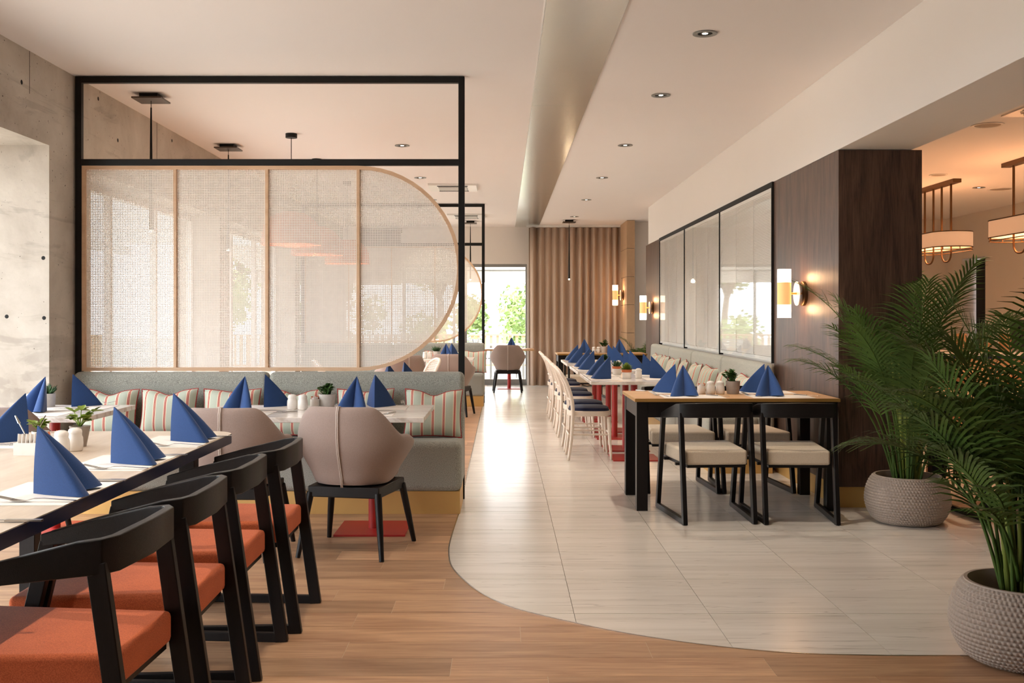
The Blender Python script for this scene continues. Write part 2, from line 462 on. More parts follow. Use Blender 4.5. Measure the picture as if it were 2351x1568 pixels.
# left concrete wall: a beam, a pier, and windows
wl_ = G()
wl_.box(-3.75, YF, 2.49, XL, 7.0, CEIL); wl_.box(-3.75, YF, 0, XL, .4, 2.49)
wl_.box(-3.75, 7.0, 0, XL, 7.7, CEIL)
wl_.box(-3.6, 7.7, 2.41, XL, 20.2, CEIL)
for a, b in ((11.2, 11.6), (15.3, 15.7), (19.3, 20.2)): wl_.box(-3.6, a, 0, XL, b, 2.41)
wl_.box(-3.6, 7.7, 0, XL, 19.3, .12)
wall_left = struct(wl_.obj('wall_left', 'concrete'), 'raw concrete wall with beam and window openings', 'wall')
for (y, z) in ((6.6, 2.83), (8.25, 2.74), (7.85, 2.99), (9.6, 2.97), (6.2, 2.6)):
    G().lathe([(.016, 0), (.011, .0015), (.0, .0016)], 10).obj('tie_hole', 'dark', wall_left, loc=(XL, y, z)).rotation_euler = (0, pi/2, 0)
for (x, z) in ((-3.14, 1.72), (-3.135, 1.31), (-3.39, 1.32)):
    G().lathe([(.014, 0), (.01, .0015), (.0, .0016)], 10).obj('tie_hole', 'dark', wall_left, loc=(x, 7.0, z)).rotation_euler = (pi/2, 0, 0)
for (y, z) in ((6.71, 2.78), (9.18, 2.44), (5.2, 2.52)):
    G().box(XL-.002, y-.003, z, XL+.0012, y+.003, CEIL-.001).obj('form_joint', 'joint_grey', wall_left)
def window(n, p0, p1, z0, z1, cols, label, ax='y', t=.05, matf='white_metal', d=.06):
    """a framed window in the plane x = p0[0] (ax y) or y = p0[1] (ax x)"""
    f = G(); a0, a1 = (p0[1], p1[1]) if ax == 'y' else (p0[0], p1[0])
    c = p0[0] if ax == 'y' else p0[1]
    def bx(g, u0, u1, w0, w1, dd):
        if ax == 'y': g.box(c-dd/2, u0, w0, c+dd/2, u1, w1)
        else: g.box(u0, c-dd/2, w0, u1, c+dd/2, w1)
        return g
    bx(f, a0, a1, z1-t, z1, d); bx(f, a0, a1, z0, z0+t*2, d)
    st = (a1-a0)/cols
    for i in range(cols+1):
        u = a0+st*i; bx(f, max(a0, u-t/2), min(a1, u+t/2), z0+t*2, z1-t, d)
    fo = struct(f.obj('window_%d' % n, matf, bevel=.003), label, 'window')
    for i in range(cols):
        bx(G(), a0+st*i+(t if i == 0 else t/2), a0+st*(i+1)-(t if i == cols-1 else t/2), z0+t*2, z1-t, .008).obj('pane', 'glass', fo)
    return fo
window(1, (-3.68, .4), (-3.68, 6.99), .0, 2.49, 4, 'large white framed window before the concrete pier')
window(2, (-3.42, 7.7), (-3.42, 11.2), .12, 2.41, 3, 'white framed window just behind the perforated screen')
window(3, (-3.42, 11.6), (-3.42, 15.3), .12, 2.41, 3, 'white framed window in the middle of the concrete wall')
window(4, (-3.42, 15.7), (-3.42, 19.3), .12, 2.41, 3, 'white framed window nearest the far corner')
# far wall
wb = G(); wb.box(-3.1, 19.8, 2.343, .47, 20.2, CEIL); wb.box(.47, 19.8, 0, 7.4, 20.2, CEIL)
wb.box(2.38, 18.7, 0, 2.9, 19.8, CEIL)
struct(wb.obj('wall_back', 'white_paint'), 'white far wall above the glazed door', 'wall')
window(5, (-3.1, 19.9), (.47, 19.9), .0, 2.343, 3, 'glazed terrace doors beside the curtain', 'x', .055, 'grey_metal')
# unseen wall behind the camera, closed and dark to hold back light
struct(G().box(-3.6, YF-.3, 0, 7.8, YF, CEIL).obj('wall_front', 'veneer'), 'unseen wood clad wall behind the viewer, dark to hold back light', 'wall')
# right wall: clad column, screens, beam
def clad(y0, y1, name, label):
    c = struct(G().box(2.319, y0, .143, 2.896, y1, 2.47).obj(name, 'veneer', bevel=.002), label, 'column')
    G().box(2.327, y0+.008, 0, 2.888, y1-.008, .143).obj('kick_plate', 'gold', c, label='satin gold kick plate'); return c
col = clad(7.07, 8.75, 'column', 'dark brown wood clad column beside the tall palm')
col2 = clad(15.06, 16.57, 'column.001', 'brown wood clad wall end near the stone pillar')
struct(G().box(2.345, 8.75, 0, 2.896, 15.06, 2.474).obj('wall_right', 'white_paint'), 'white wall behind the louvred screens', 'wall')
struct(G().box(2.319, YF, 2.474, 2.835, 16.3, CEIL).obj('beam', 'white_paint', bevel=.003), 'white boxed beam along the ceiling above the louvred screens', 'beam')
tr = G(); tr.box(2.300, 8.75, 2.432, 2.345, 15.06, 2.474)
for y in (8.765, 10.89, 13.0, 15.045): tr.box(2.300, y-.007, .92, 2.345, y+.007, 2.432)
struct(tr.obj('trim_3', 'dark'), 'dark trim around the three louvred screens', 'trim')
wr = G()
wr.box(7.4, YF, 0, 7.8, 15.7, 2.95); wr.box(7.4, 16.5, 0, 7.8, 17.4, 2.95); wr.box(7.4, 15.7, 2.25, 7.8, 16.5, 2.95)
wr.box(2.9, 17.1, 0, 7.8, 17.4, 2.95); wr.box(2.9, 16.57, 0, 3.05, 17.1, 2.95); wr.box(2.896, 17.4, 0, 3.05, 19.8, CEIL)
struct(wr.obj('wall_far_right', 'white_paint'), 'cream wall of the buffet room with a dark doorway', 'wall')
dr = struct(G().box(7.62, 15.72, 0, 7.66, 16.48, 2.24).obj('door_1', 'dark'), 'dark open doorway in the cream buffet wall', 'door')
G().lathe([(.02, 0), (.02, .05), (0, .05)], 10).obj('door_handle', 'steel', dr, loc=(7.62, 15.8, 1.0)).rotation_euler = (0, -pi/2, 0)
# stone clad pillar
ps = struct(G().box(2.24, 18.42, 0, 2.37, 19.5, CEIL).obj('column.002', 'grout'), 'tan stone clad pillar beside the curtain', 'column')
MT['stone'] = plain('tan_stone', S(196, 164, 132), .7, 0, .3, .12, 8)
for i in range(6):
    z0 = .02 + .507*i
    G().box(2.232, 18.412, z0, 2.378, 18.46, z0+.5).obj('stone', 'stone', ps, bevel=.003)
    for k in range(2): G().box(2.232, 18.462+.52*k, z0, 2.26, 18.977+.52*k, z0+.5).obj('stone', 'stone', ps, bevel=.003)
# ------------------------------------------------------------------ partitions with perforated screens
def ring_arc(cx, cz, r, a0, a1, n=28): return [(cx+r*cos(a0+(a1-a0)*i/n), cz+r*sin(a0+(a1-a0)*i/n)) for i in range(n+1)]
def make_partition(label):
    """local: x 0..2.82 (left to right), y 0, z from the floor"""
    t = thing('screen_partition', label, 'partition', (-3.09, 7.42, 0), 0, 'room dividers')
    w = .045
    def fr(*a): return G().box(*a).obj('frame_bar', 'black_metal', t, bevel=.002)
    fr(0, -.022, 0, w, .022, 3.055); fr(2.77, -.022, 0, 2.77+w, .022, 3.055)
    fr(w, -.022, 3.01, 2.77, .022, 3.055); fr(w, -.022, 2.413, 2.77, .022, 2.458)
    # oak frame with a round right end
    cx, cz, R, b = 2.045, 1.668, .742, .026
    out = [(.048, cz+R)] + ring_arc(cx, cz, R, pi/2, -pi/2) + [(.048, cz-R)]
    inn = [(.048+b, cz+R-b)] + ring_arc(cx, cz, R-b, pi/2, -pi/2) + [(.048+b, cz-R+b)]
    n = len(out); g = G(); vs = []
    for y in (-.02, .02):
        vs += [(x, y, z) for x, z in out] + [(x, y, z) for x, z in inn]
    fs = []
    for i in range(n):
        j = (i+1) % n
        fs += [(i, j, n+j, n+i), (2*n+j, 2*n+i, 3*n+i, 3*n+j), (j, i, 2*n+i, 2*n+j), (n+i, n+j, 3*n+j, 3*n+i)]
    g.add(vs, fs).obj('oak_frame', 'oak_frame', t, 40)
    bat = (.72, 1.384, 2.045)
    for x in bat: G().box(x-.010, -.02, cz-R+b, x+.010, .02, cz+R-b).obj('batten', 'oak_frame', t)
    edges = [.048+b] + list(bat)
    P, wd = .0121, .0070
    for i in range(4):
        x0 = edges[i]+(.01 if i else 0); x1 = edges[i+1]-.01 if i < 3 else cx+R-b
        g = G()
        nz = int((2*R-2*b)/P); zs = [cz-R+b+P*(k+.5) for k in range(nz)]
        for z in zs:
            xe = x1 if i < 3 else cx + sqrt(max(0, (R-b)**2-(z-cz)**2))
            if xe-x0 > .004: g.box(x0, -.0015, z-wd/2, xe, .0015, z+wd/2)
        x = x0+P/2
        while x < x1-.003:
            h = R-b if i < 3 else sqrt(max(0, (R-b)**2-max(0, x-cx)**2))
            if h > .01: g.box(x-wd/2, -.0012, cz-h, x+wd/2, .0012, cz+h)
            x += P
        # a solid rim of sheet beside the battens
        o = g.obj('perforated_sheet', 'screen_white', t, stuff=True)
    return t
MT['screen_white'] = plain('white_perforated_sheet', S(240, 232, 222), .6, 0, .3)
part1 = make_partition('near black framed divider with round ended perforated screen, behind the first grey bench')
part2 = dup(part1, 'far black framed divider with round ended perforated screen, near the terrace doors', (-3.09, 15.75, 0), 0, 'room dividers')

# ------------------------------------------------------------------ benches
def make_bench(label, L, segs, loc, rz=0, m='bench', D=.57):
    """local: x along the bench, front at y = 0, back at y = D"""
    t = thing('banquette_bench', label, 'bench', loc, rz)
    G().box(.01, .03, 0, L-.012, D-.02, .152).obj('plinth', 'gold', t, label='satin gold plinth')
    for i in range(segs):
        a, b = L*i/segs+(.002 if i else 0), L*(i+1)/segs-(.002 if i < segs-1 else 0)
        G().box(a, 0, .152, b, D-.135, .485).obj('seat', m, t, bevel=.045, seg=4)
        g = G(); g.add([(a, D-.15, .15), (b, D-.15, .15), (b, D, .15), (a, D, .15), (a, D-.115, .925), (b, D-.115, .925), (b, D, .925), (a, D, .925)],
                       [(3, 2, 1, 0), (4, 5, 6, 7), (0, 1, 5, 4), (1, 2, 6, 5), (2, 3, 7, 6), (3, 0, 4, 7)])
        g.obj('backrest', m, t, bevel=.04, seg=4)
    return t
bench1 = make_bench('near grey tweed bench with gold plinth below the first perforated screen', 2.782, 2, (-3.055, 6.815, 0))
bench2 = dup(bench1, 'far grey tweed bench with gold plinth below the second perforated screen', (-3.055, 15.06, 0), 0)
bench3 = make_bench('long pale grey bench below the louvred screens', 6.45, 4, (1.72, 15.05, 0), -pi/2, 'bench_pale')

# ------------------------------------------------------------------ louvred screens on the right wall
def make_louvre(label, y0, y1):
    """local: origin on the wall face at the panel's far end, x toward the viewer (along -Y), z up; y points into the room"""
    L = y1-y0; t = thing('louvred_screen', label, 'screen', (2.342, y1, 0), -pi/2, 'louvred wall screens')
    z0, z1 = .94, 2.43
    # world -X (room) is local -Y after the turn of -90 degrees
    G().box(0, -.008, z0, L, -.002, z1).obj('backing', 'white_paint', t)
    f = G(); f.box(0, -.03, z0, .02, -.008, z1); f.box(L-.02, -.03, z0, L, -.008, z1); f.box(.02, -.03, z0, L-.02, -.008, z0+.03); f.box(.02, -.03, z1-.03, L-.02, -.008, z1)
    f.obj('frame', 'blind_white', t)
    for k in (1, 2): G().box(L*k/3-.008, -.026, z0+.03, L*k/3+.008, -.008, z1-.03).obj('batten', 'blind_white', t)
    for k in range(3):
        g = G(); a, b = max(.02, L*k/3+.008), min(L-.02, L*(k+1)/3-.008)
        z = z0+.036
        while z < z1-.045:
            g.add([(a, -.022, z), (b, -.022, z), (b, -.015, z+.0118), (a, -.015, z+.0118), (a, -.0205, z), (b, -.0205, z), (b, -.0135, z+.0118), (a, -.0135, z+.0118)],
                  [(0, 1, 2, 3), (7, 6, 5, 4), (0, 4, 5, 1), (3, 2, 6, 7), (0, 3, 7, 4), (1, 5, 6, 2)])
            z += .0138
        g.obj('slats', 'blind_white', t, stuff=True)
    G().box(.004, -.036, z0+.004, L-.004, -.033, z1-.004).obj('glass_front', 'clear', t)
    return t
make_louvre('nearest white louvred glass-fronted screen, beside the dark brown column', 8.773, 10.882)
make_louvre('middle white louvred glass-fronted screen above the pale bench', 10.898, 12.992)
make_louvre('farthest white louvred glass-fronted screen above the pale bench', 13.008, 15.037)

# ------------------------------------------------------------------ curtain and far details
g = G()
def drape(u, v):
    x = .49 + 1.76*u; z = .02+2.995*v
    ph = u*2*pi*12.5 + 1.1*sin(u*7.3) + .5*sin(u*19+1); d = .05*(sin(ph)+.22*sin(2*ph+.6)) * (.82+.28*(1-v))*(1+.3*sin(u*11+2)) + .008*sin(u*57+v*2.5)
    return (x + .012*sin(ph*1.0+1.2), 19.42+d, z)
cu = thing('curtain', 'floor length pleated taupe curtain beside the terrace doors', 'curtain', (0, 0, 0))
o = G().grid(drape, 260, 6).obj('drape', 'drape', cu, 180); sm = o.modifiers.new('solid', 'SOLIDIFY'); sm.thickness = .004
G().box(.45, 19.40, CEIL-.04, 2.27, 19.44, CEIL-.002).obj('curtain_rail', 'white_metal', cu)
bl = thing('roller_blind', 'dark roller blind half lowered behind the perforated screen', 'blind', (-2.35, 19.7, 0))
G().tube([(-.42, 0, 2.98), (.42, 0, 2.98)], .035, 14).obj('roller', 'dark', bl, 60)
G().box(-.40, -.003, 1.98, .40, .003, 2.96).obj('blind_cloth', 'dark', bl); G().box(-.40, -.012, 1.95, .40, .012, 1.98).obj('bottom_bar', 'black_metal', bl)

# ------------------------------------------------------------------ pillows
def make_pillow(label, dent=.05, w=.2, h=.168):
    t = thing('striped_cushion', label, 'cushion', (0, 0, 0), 0, None); N = 17
    def pos(u, v, s):
        a, b = u*2-1, v*2-1
        x = a*w*(1-.07*(1-b*b)); z = b*h*(1-.08*(1-a*a))
        th = .075*((1-a**4)*(1-b**4))**.55
        z -= dent*math.exp(-(a/.35)**2)*max(0, b)**1.2
        return (x, s*th+.0, z+h)
    g = G()
    for s in (-1, 1):
        g.grid((lambda u, v: pos(u, v, s)) if s < 0 else (lambda u, v: pos(1-u, v, s)), N, N)
    o = g.obj('cushion_body', 'stripe', t, 180)
    e = [pos(i/16, 0, 0) for i in range(17)] + [pos(1, i/16, 0) for i in range(1, 17)] + [pos(1-i/16, 1, 0) for i in range(1, 17)] + [pos(0, 1-i/16, 0) for i in range(1, 17)]
    G().tube(e, .0045, 5).obj('piping', 'red_pipe', o, 180)
    return t
pl_a = make_pillow('a', .035); pl_b = make_pillow('b', .012)
def tilt(o, a): o.rotation_euler = (a, o.rotation_euler[1], o.rotation_euler[2])
def pillow_set(items, group):
    for i, (lab, loc, rz, lean, ty, roll) in enumerate(items):
        src = pl_a if ty else pl_b
        if not src.get('used'): src['used'] = 1; o = src; o.location = loc; o['label'] = lab
        else: o = dup(src, lab, loc)
        o['group'] = group
        # lean about the local x axis, then turn
        o.rotation_mode = 'XYZ'; o.rotation_euler = (lean, roll, rz)
PX = lambda px, y: (px-1154)*y/2351
pillow_set([
    ('striped cushion on the near bench, next to the concrete wall', (PX(240, 7.08), 7.10, .487), .05, -.24, 1, .02),
    ('striped cushion on the near bench, second from the concrete wall', (PX(381, 7.08), 7.10, .487), -.04, -.24, 1, -.02),
    ('striped cushion on the near bench, third from the concrete wall', (PX(525, 7.08), 7.11, .487), .03, -.25, 0, .0),
    ('striped cushion on the near bench, behind the shakers and plant pot', (PX(672, 7.08), 7.10, .487), 0, -.25, 1, .015),
    ('striped cushion on the near bench, second from its open end', (PX(835, 7.08), 7.11, .487), -.03, -.24, 0, -.01),
    ('striped cushion on the near bench, at its open end by the aisle', (PX(993, 7.05), 7.06, .487), .03, -.25, 1, .02)], 'striped cushions on the near bench')
pillow_set([
    ('striped cushion on the far bench, at its end by the aisle', (PX(1086, 15.3), 15.33, .487), .0, -.25, 0, .02),
    ('striped cushion on the far bench, beside the potted plant', (PX(1005, 15.3), 15.34, .487), .04, -.25, 1, 0),
    ('striped cushion on the far bench, hidden mostly by a pair of napkins', (PX(1043, 15.3), 15.34, .487), -.03, -.25, 0, 0)], 'striped cushions on the far bench')
names = ['nearest the brown column', 'second from the brown column', 'third from the brown column', 'fourth from the brown column', 'fifth from the brown column', 'sixth from the brown column', 'seventh from the brown column', 'farthest from the brown column']
pillow_set([('striped cushion leaning on the long pale bench, ' + nm, (2.06, 9.05+.72*i if i else 8.95, .487), -pi/2+[.1, -.1, .15, .0, -.12, .1, 0, .1][i], -.27, i % 2, [.03, -.05, .06, 0, .04, -.03, 0, .02][i]) for i, nm in enumerate(names)], 'striped cushions on the long pale bench')

# ------------------------------------------------------------------ seating
def make_sled_chair(seat_mat, label, wm='black_wood'):
    """origin on the floor, front toward +Y"""
    t = thing('sled_chair', label, 'chair')
    hb = lambda y: .2235 + (.262-.2235)*(y+.31)/.62
    for s in (-1, 1):
        rb, rt = Vector((s*.225, -.305, .0)), Vector((s*.2265, -.205, .70))
        fb, ft = Vector((s*.261, .305, .0)), Vector((s*.259, .15, .645))
        G().bar(rb, rt, .05, .028, (1, 0, 0)).obj('leg', wm, t, bevel=.003)
        G().bar(fb, ft, .046, .028, (1, 0, 0)).obj('leg', wm, t, bevel=.003)
        G().bar(rb+Vector((0, .02, .018)), fb+Vector((0, -.02, .018)), .028, .036, (0, 0, 1)).obj('runner', wm, t, bevel=.003)
    pts = [(-.259, .17, .632, .668), (-.25, .03, .648, .708), (-.2375, -.16, .668, .755), (-.2275, -.216, .672, .762), (-.19, -.238, .672, .764), (0, -.252, .672, .768)]
    pts += [(-x, y, a, b) for x, y, a, b in pts[-2::-1]]
    k = len(pts); vs = []
    for i, (x, y, a, b) in enumerate(pts):
        p, q = pts[max(0, i-1)], pts[min(k-1, i+1)]
        d = Vector((q[0]-p[0], q[1]-p[1], 0)).normalized(); n = Vector((d.y, -d.x, 0))*.0135
        vs += [(x+n.x, y+n.y, a), (x-n.x, y-n.y, a), (x-n.x, y-n.y, b), (x+n.x, y+n.y, b)]
    fs = [(i*4+j, i*4+(j+1) % 4, (i+1)*4+(j+1) % 4, (i+1)*4+j) for i in range(k-1) for j in range(4)] + [(3, 2, 1, 0), tuple(4*(k-1)+j for j in range(4))]
    fs = [f[::-1] for f in fs]
    G().add(vs, fs).obj('backrest', 'black_ash' if wm == 'black_wood' else wm, t, bevel=.004)
    g = G().hexa([(-.2, -.245), (.2, -.245), (.24, .31), (-.24, .31)], .368, .462)
    g.obj('seat', seat_mat, t, bevel=.018, seg=3)
    g = G().hexa([(-.19, -.23), (.19, -.23), (.23, .29), (-.23, .29)], .35, .368); g.obj('seat_base', wm, t)
    for y in (-.1, .16): G().bar((-hb(y)-.0, y, .36), (hb(y), y, .36), .03, .018).obj('seat_rail', wm, t)
    return t
oc = make_sled_chair('orange', 'o')
spread(oc, [
    ('orange seated black sled chair at the long table, farthest one by the taupe armchairs', (-1.165, 4.49, 0), pi/2),
    ('orange seated black sled chair at the long table, third from the viewer', (-1.20, 3.93, 0), pi/2),
    ('orange seated black sled chair at the long table, second from the viewer', (-1.205, 3.365, 0), pi/2+.02),
    ('orange seated black sled chair at the long table, closest to the viewer', (-1.215, 2.80, 0), pi/2-.03)], 'orange chairs along the long table')
cc = make_sled_chair('cream_linen', 'c')
spread(cc, [
    ('cream seated black sled chair in front of the oak table, aisle side', (1.356, 6.80, 0), .07),
    ('cream seated black sled chair in front of the oak table, beside the brown column', (1.903, 6.79, 0), -.03),
    ('cream seated black sled chair behind the oak table, its aisle end', (1.345, 7.93, 0), pi),
    ('cream seated black sled chair behind the oak table, its column end', (1.90, 7.93, 0), pi+.03),
    ('cream seated black sled chair at the far oak table, facing the curtain', (1.18, 14.98, 0), 0),
    ('cream seated black sled chair behind the far oak table by the curtain', (1.42, 16.75, 0), pi),
    ('grey-beige seated black sled chair half hidden behind the palms', (3.32, 6.86, 0), .02),
    ('cream seated black sled chair behind the palms, farther right', (3.98, 6.86, 0), 0)], 'cream seated sled chairs')

def make_armchair(label):
    """velvet tub chair; origin on the floor, front toward +Y"""
    t = thing('tub_armchair', label, 'armchair')
    def sst(a, b, x):
        x = min(1, max(0, (x-a)/(b-a))); return x*x*(3-2*x)
    NS, sect = 41, []
    def plan(s):
        a = abs(s); sg = 1 if s > 0 else -1
        if a < .72:
            ph = a/.72*pi/2; e = .82
            return sg*.315*sin(ph)**e, -.285*cos(ph)**e, ph
        return sg*(.315-.035*((a-.72)/.28)**2), .27*(a-.72)/.28, pi/2+.001
    def section(s):
        x, y, ph = plan(s); a = abs(s)
        zt = .83 - .165*sst(radians(33), radians(84), ph) - (.075*((a-.72)/.28)**1.4 if a > .72 else 0)
        zb = .385 + (.05*((a-.72)/.28)**1.3 if a > .72 else 0)
        # direction to the inside
        c = Vector((x, y, 0)); inn = Vector((-x*1.0, -(y if y < 0 else 0), 0))
        inn = inn.normalized() if inn.length > 1e-4 else Vector((0, 1, 0))
        H = zt-zb; out = []
        sc = lambda z: .68+.32*sst(0, .24, z-.385) - .05*sst(.62-.385, .83-.385, z-.385)
        th = .055
        for f in (0, .12, .28, .45, .62, .8, .93): 
            z = zb+H*f; k = sc(z); out.append(Vector((x*k, y*(.74+.26*sst(0, .26, z-.385)) if y < 0 else y*(.62+.38*sst(0, .24, z-.385)), z)))
        top = out[-1]; out.append(top+inn*th*.25+Vector((0, 0, H*.07))); out.append(top+inn*th*.75+Vector((0, 0, H*.07))); out.append(top+inn*th)
        for f in (.75, .5, .25):
            z = zb+H*f; b = out[min(6, int(f*6.4))]; out.append(Vector((b.x, b.y, z))+inn*(th+.01))
        out.append(Vector((out[0].x, out[0].y, zb+.01))+inn*(th+.02))
        return out
    S_ = [section(-1+2*i/(NS-1)) for i in range(NS)]
    n = len(S_[0]); vs = [p for s in S_ for p in s]
    fs = [(i*n+j, (i+1)*n+j, (i+1)*n+(j+1) % n, i*n+(j+1) % n) for i in range(NS-1) for j in range(n)]
    fs += [tuple(range(n)), tuple(range((NS-1)*n, NS*n))[::-1]]
    shell = G().add(vs, fs).obj('shell', 'taupe', t, 75, sub=1)
    p = [S_[NS//2][i] + Vector((0, -.004, 0)) for i in range(9)]
    for dx in (-.004, .004): G().tube([q+Vector((dx, 0, 0)) for q in p], .0032, 5).obj('piping', 'seam', shell, 180, label='pale seam piping')
    G().hexa([(-.13, -.12), (.13, -.12), (.19, .25), (-.19, .25)], .387, .475).obj('seat_cushion', 'taupe', t, bevel=.03, seg=3)
    g = G(); 
    q = [(-.205, -.195), (.205, -.195), (.225, .215), (-.225, .215)]
    g.hexa(q, .325, .386).obj('base', 'black_wood', t, bevel=.006)
    for (x, y) in q:
        a = Vector((x*.95, y*.93, .35)); b = Vector((x*1.17, y*1.3, .0))
        G().tube([a, (a*.5+b*.5), b], [.021, .019, .0135], 10).obj('leg', 'black_wood', t, 60)
    G().box(-.302, -.06, .54, -.299, -.035, .575).obj('fabric_tag', 'dark', shell, loc=(-.004, -.02, 0))
    return t
ac = make_armchair('a')
spread(ac, [
    ('taupe velvet tub armchair with red table base below, beside the aisle', (-.835, 5.80, 0), -.2),
    ('taupe velvet tub armchair partly hidden by the orange chairs', (-1.50, 5.74, 0), -.03),
    ('taupe velvet tub armchair by the concrete wall, behind the long table', (-2.80, 5.78, 0), .05),
    ('taupe velvet tub armchair at the far bench, behind the black divider post', (-.68, 13.72, 0), -.12),
    ('pink-taupe velvet tub armchair facing the terrace doors', (.09, 18.03, 0), 0),
    ('taupe velvet armchair partly hidden behind the white cane chairs', (-1.32, 13.2, 0), .5)], 'velvet tub armchairs')

def make_cane_chair(label):
    """white bentwood chair with cane back and navy seat pad; front toward +Y"""
    t = thing('bentwood_chair', label, 'chair')
    for s in (-1, 1):
        p = smoothline([(s*.20, -.205, 0), (s*.19, -.178, .2), (s*.185, -.165, .44), (s*.19, -.18, .58), (s*.185, -.228, .72), (s*.165, -.275, .80)], 5)
        G().tube(p, [.012+.006*min(1, i/10) for i in range(len(p))], 8).obj('rear_leg', 'white_wood', t, 180)
        p = smoothline([(s*.19, .19, 0), (s*.178, .175, .2), (s*.17, .17, .40)], 5)
        G().tube(p, [.011+.009*i/10 for i in range(len(p))], 8).obj('front_leg', 'white_wood', t, 180)
    p = smoothline([(-.186, -.222, .71), (-.165, -.275, .80), (-.085, -.305, .838), (0, -.312, .845), (.085, -.305, .838), (.165, -.275, .80), (.186, -.222, .71)], 5)
    G().tube(p, .017, 8).obj('top_rail', 'white_wood', t, 180)
    g = G(); g.tube([(-.188, -.175, .555), (0, -.195, .555), (.188, -.175, .555)], .012, 8); g.obj('back_rail', 'white_wood', t, 60)
    def seatpoly(k, m=36):
        o = []
        for i in range(m):
            a = 2*pi*i/m; c, s_ = cos(a), sin(a); e = .62
            x = math.copysign(abs(c)**e, c)*.205*k; y = math.copysign(abs(s_)**e, s_)*.2*k
            o.append((x*(1+.08*(y/.2)), y-.005))
        return o
    sf = G().hexa(seatpoly(1), .405, .452).obj('seat_frame', 'white_wood', t, 50, bevel=.004)
    g = G().hexa(seatpoly(.95), .452, .478, seatpoly(.9)); g.hexa(seatpoly(.9), .478, .488, seatpoly(.7)); g.obj('seat_pad', 'navy_velvet', sf, 80)
    # cane panel: fine strips in a curved back
    g = G()
    def bp(u, v):
        z = .565+.262*v; x = (u*2-1)*(.18-.05*max(0, v-.6)); y = -.18-.105*v**1.4-.02*(1-(u*2-1)**2)
        return Vector((x, y, z))
    for i in range(17): g.bar(bp(i/16, 0), bp(i/16, .5), .0065, .002, (0, 1, 0)); g.bar(bp(i/16, .5), bp(i/16, 1), .0065, .002, (0, 1, 0))
    for i in range(15):
        for k in range(3): g.bar(bp(k/3, i/14), bp((k+1)/3, i/14), .002, .0065)
    g.obj('cane_panel', 'white_wood', t, stuff=True)
    ring = [(-.185, -.2, .235), (-.178, .183, .235), (.178, .183, .235), (.185, -.2, .235), (-.185, -.2, .235)]
    for a, b in zip(ring[:-1], ring[1:]): G().tube([a, b], .0085, 6).obj('stretcher', 'white_wood', t, 60)
    return t
wc = make_cane_chair('w')
cn = ['nearest the viewer', 'second from the viewer', 'third from the viewer', 'fourth from the viewer', 'fifth from the viewer', 'farthest from the viewer']
spread(wc, [('white cane-back chair with navy seat pad on the aisle, ' + n, (.81, y, 0), -pi/2) for n, y in zip(cn, (9.6, 10.22, 11.38, 11.98, 13.1, 13.75))] + [
    ('white cane-back chair behind the near divider, turned to the left', (-1.02, 11.4, 0), pi*.62),
    ('white cane-back chair behind the near divider, turned to the right', (-1.75, 11.2, 0), -pi*.4)], 'white bentwood chairs')
# ------------------------------------------------------------------ tables
def rrect(x0, y0, x1, y1, r, n=6, corners=(1, 1, 1, 1)):
    o = []
    for (cx, cy, a), on in zip(((x0+r, y0+r, pi), (x1-r, y0+r, 1.5*pi), (x1-r, y1-r, 0), (x0+r, y1-r, .5*pi)), corners):
        if on: o += [(cx+r*cos(a+pi/2*i/n), cy+r*sin(a+pi/2*i/n)) for i in range(n+1)]
        else: o.append((x0 if cx < (x0+x1)/2 else x1, y0 if cy < (y0+y1)/2 else y1))
    return o
LT = thing('long_table', 'long pale oak table with navy edge set with blue napkins', 'table', (-1.785, 3.35, 0))
P = rrect(-.505, -1.6, .505, 1.60, .13)
G().hexa(P, .72, .762).obj('table_edge', 'navy_edge', LT, 50, label='navy lacquered table edge')
G().hexa([(x*.997, y*.999) for x, y in P], .762, .765).obj('tabletop', 'pale_oak', LT, 50)
for x in (-.36, .36):
    for y in (-1.35, 1.3): G().box(x-.035, y-.035, 0, x+.035, y+.035, .72).obj('leg', 'black_wood', LT, bevel=.003)
def make_oak_table(label, x0, y0, x1, y1, z=.765):
    t = thing('oak_table', label, 'table', ((x0+x1)/2, (y0+y1)/2, 0)); w, d = (x1-x0)/2, (y1-y0)/2
    G().box(-w, -d, z-.022, w, d, z).obj('tabletop', 'oak_top', t, bevel=.002)
    e = G(); e.box(-w-.003, -d-.003, z-.024, w+.003, -d, z-.002); e.box(-w-.003, d, z-.024, w+.003, d+.003, z-.002)
    e.box(-w-.003, -d, z-.024, -w, d, z-.002); e.box(w, -d, z-.024, w+.003, d, z-.002); e.obj('edge_band', 'brass_edge', t, label='brass coloured edge band')
    for s in (-1, 1): G().box(-w+.085, s*(d-.025)-.011, z-.13, w-.085, s*(d-.025)+.011, z-.024).obj('apron', 'black_wood', t)
    for s in (-1, 1): G().box(s*(w-.025)-.011, -d+.085, z-.13, s*(w-.025)+.011, d-.085, z-.024).obj('apron', 'black_wood', t)
    for sx in (-1, 1):
        for sy in (-1, 1):
            a, b = sx*(w-.0475), sy*(d-.0475)
            G().box(a-.0375, b-.0375, 0, a+.0375, b+.0375, z-.024).obj('leg', 'black_wood', t, bevel=.002)
    return t
make_oak_table('oak topped table with black legs set for four beside the brown column', .90, 6.94, 2.285, 7.66)
make_oak_table('farthest oak topped table by the curtain, with black legs', .83, 15.45, 2.18, 16.1)
make_oak_table('oak topped table half hidden behind the potted palms', 2.93, 7.0, 4.3, 7.7)
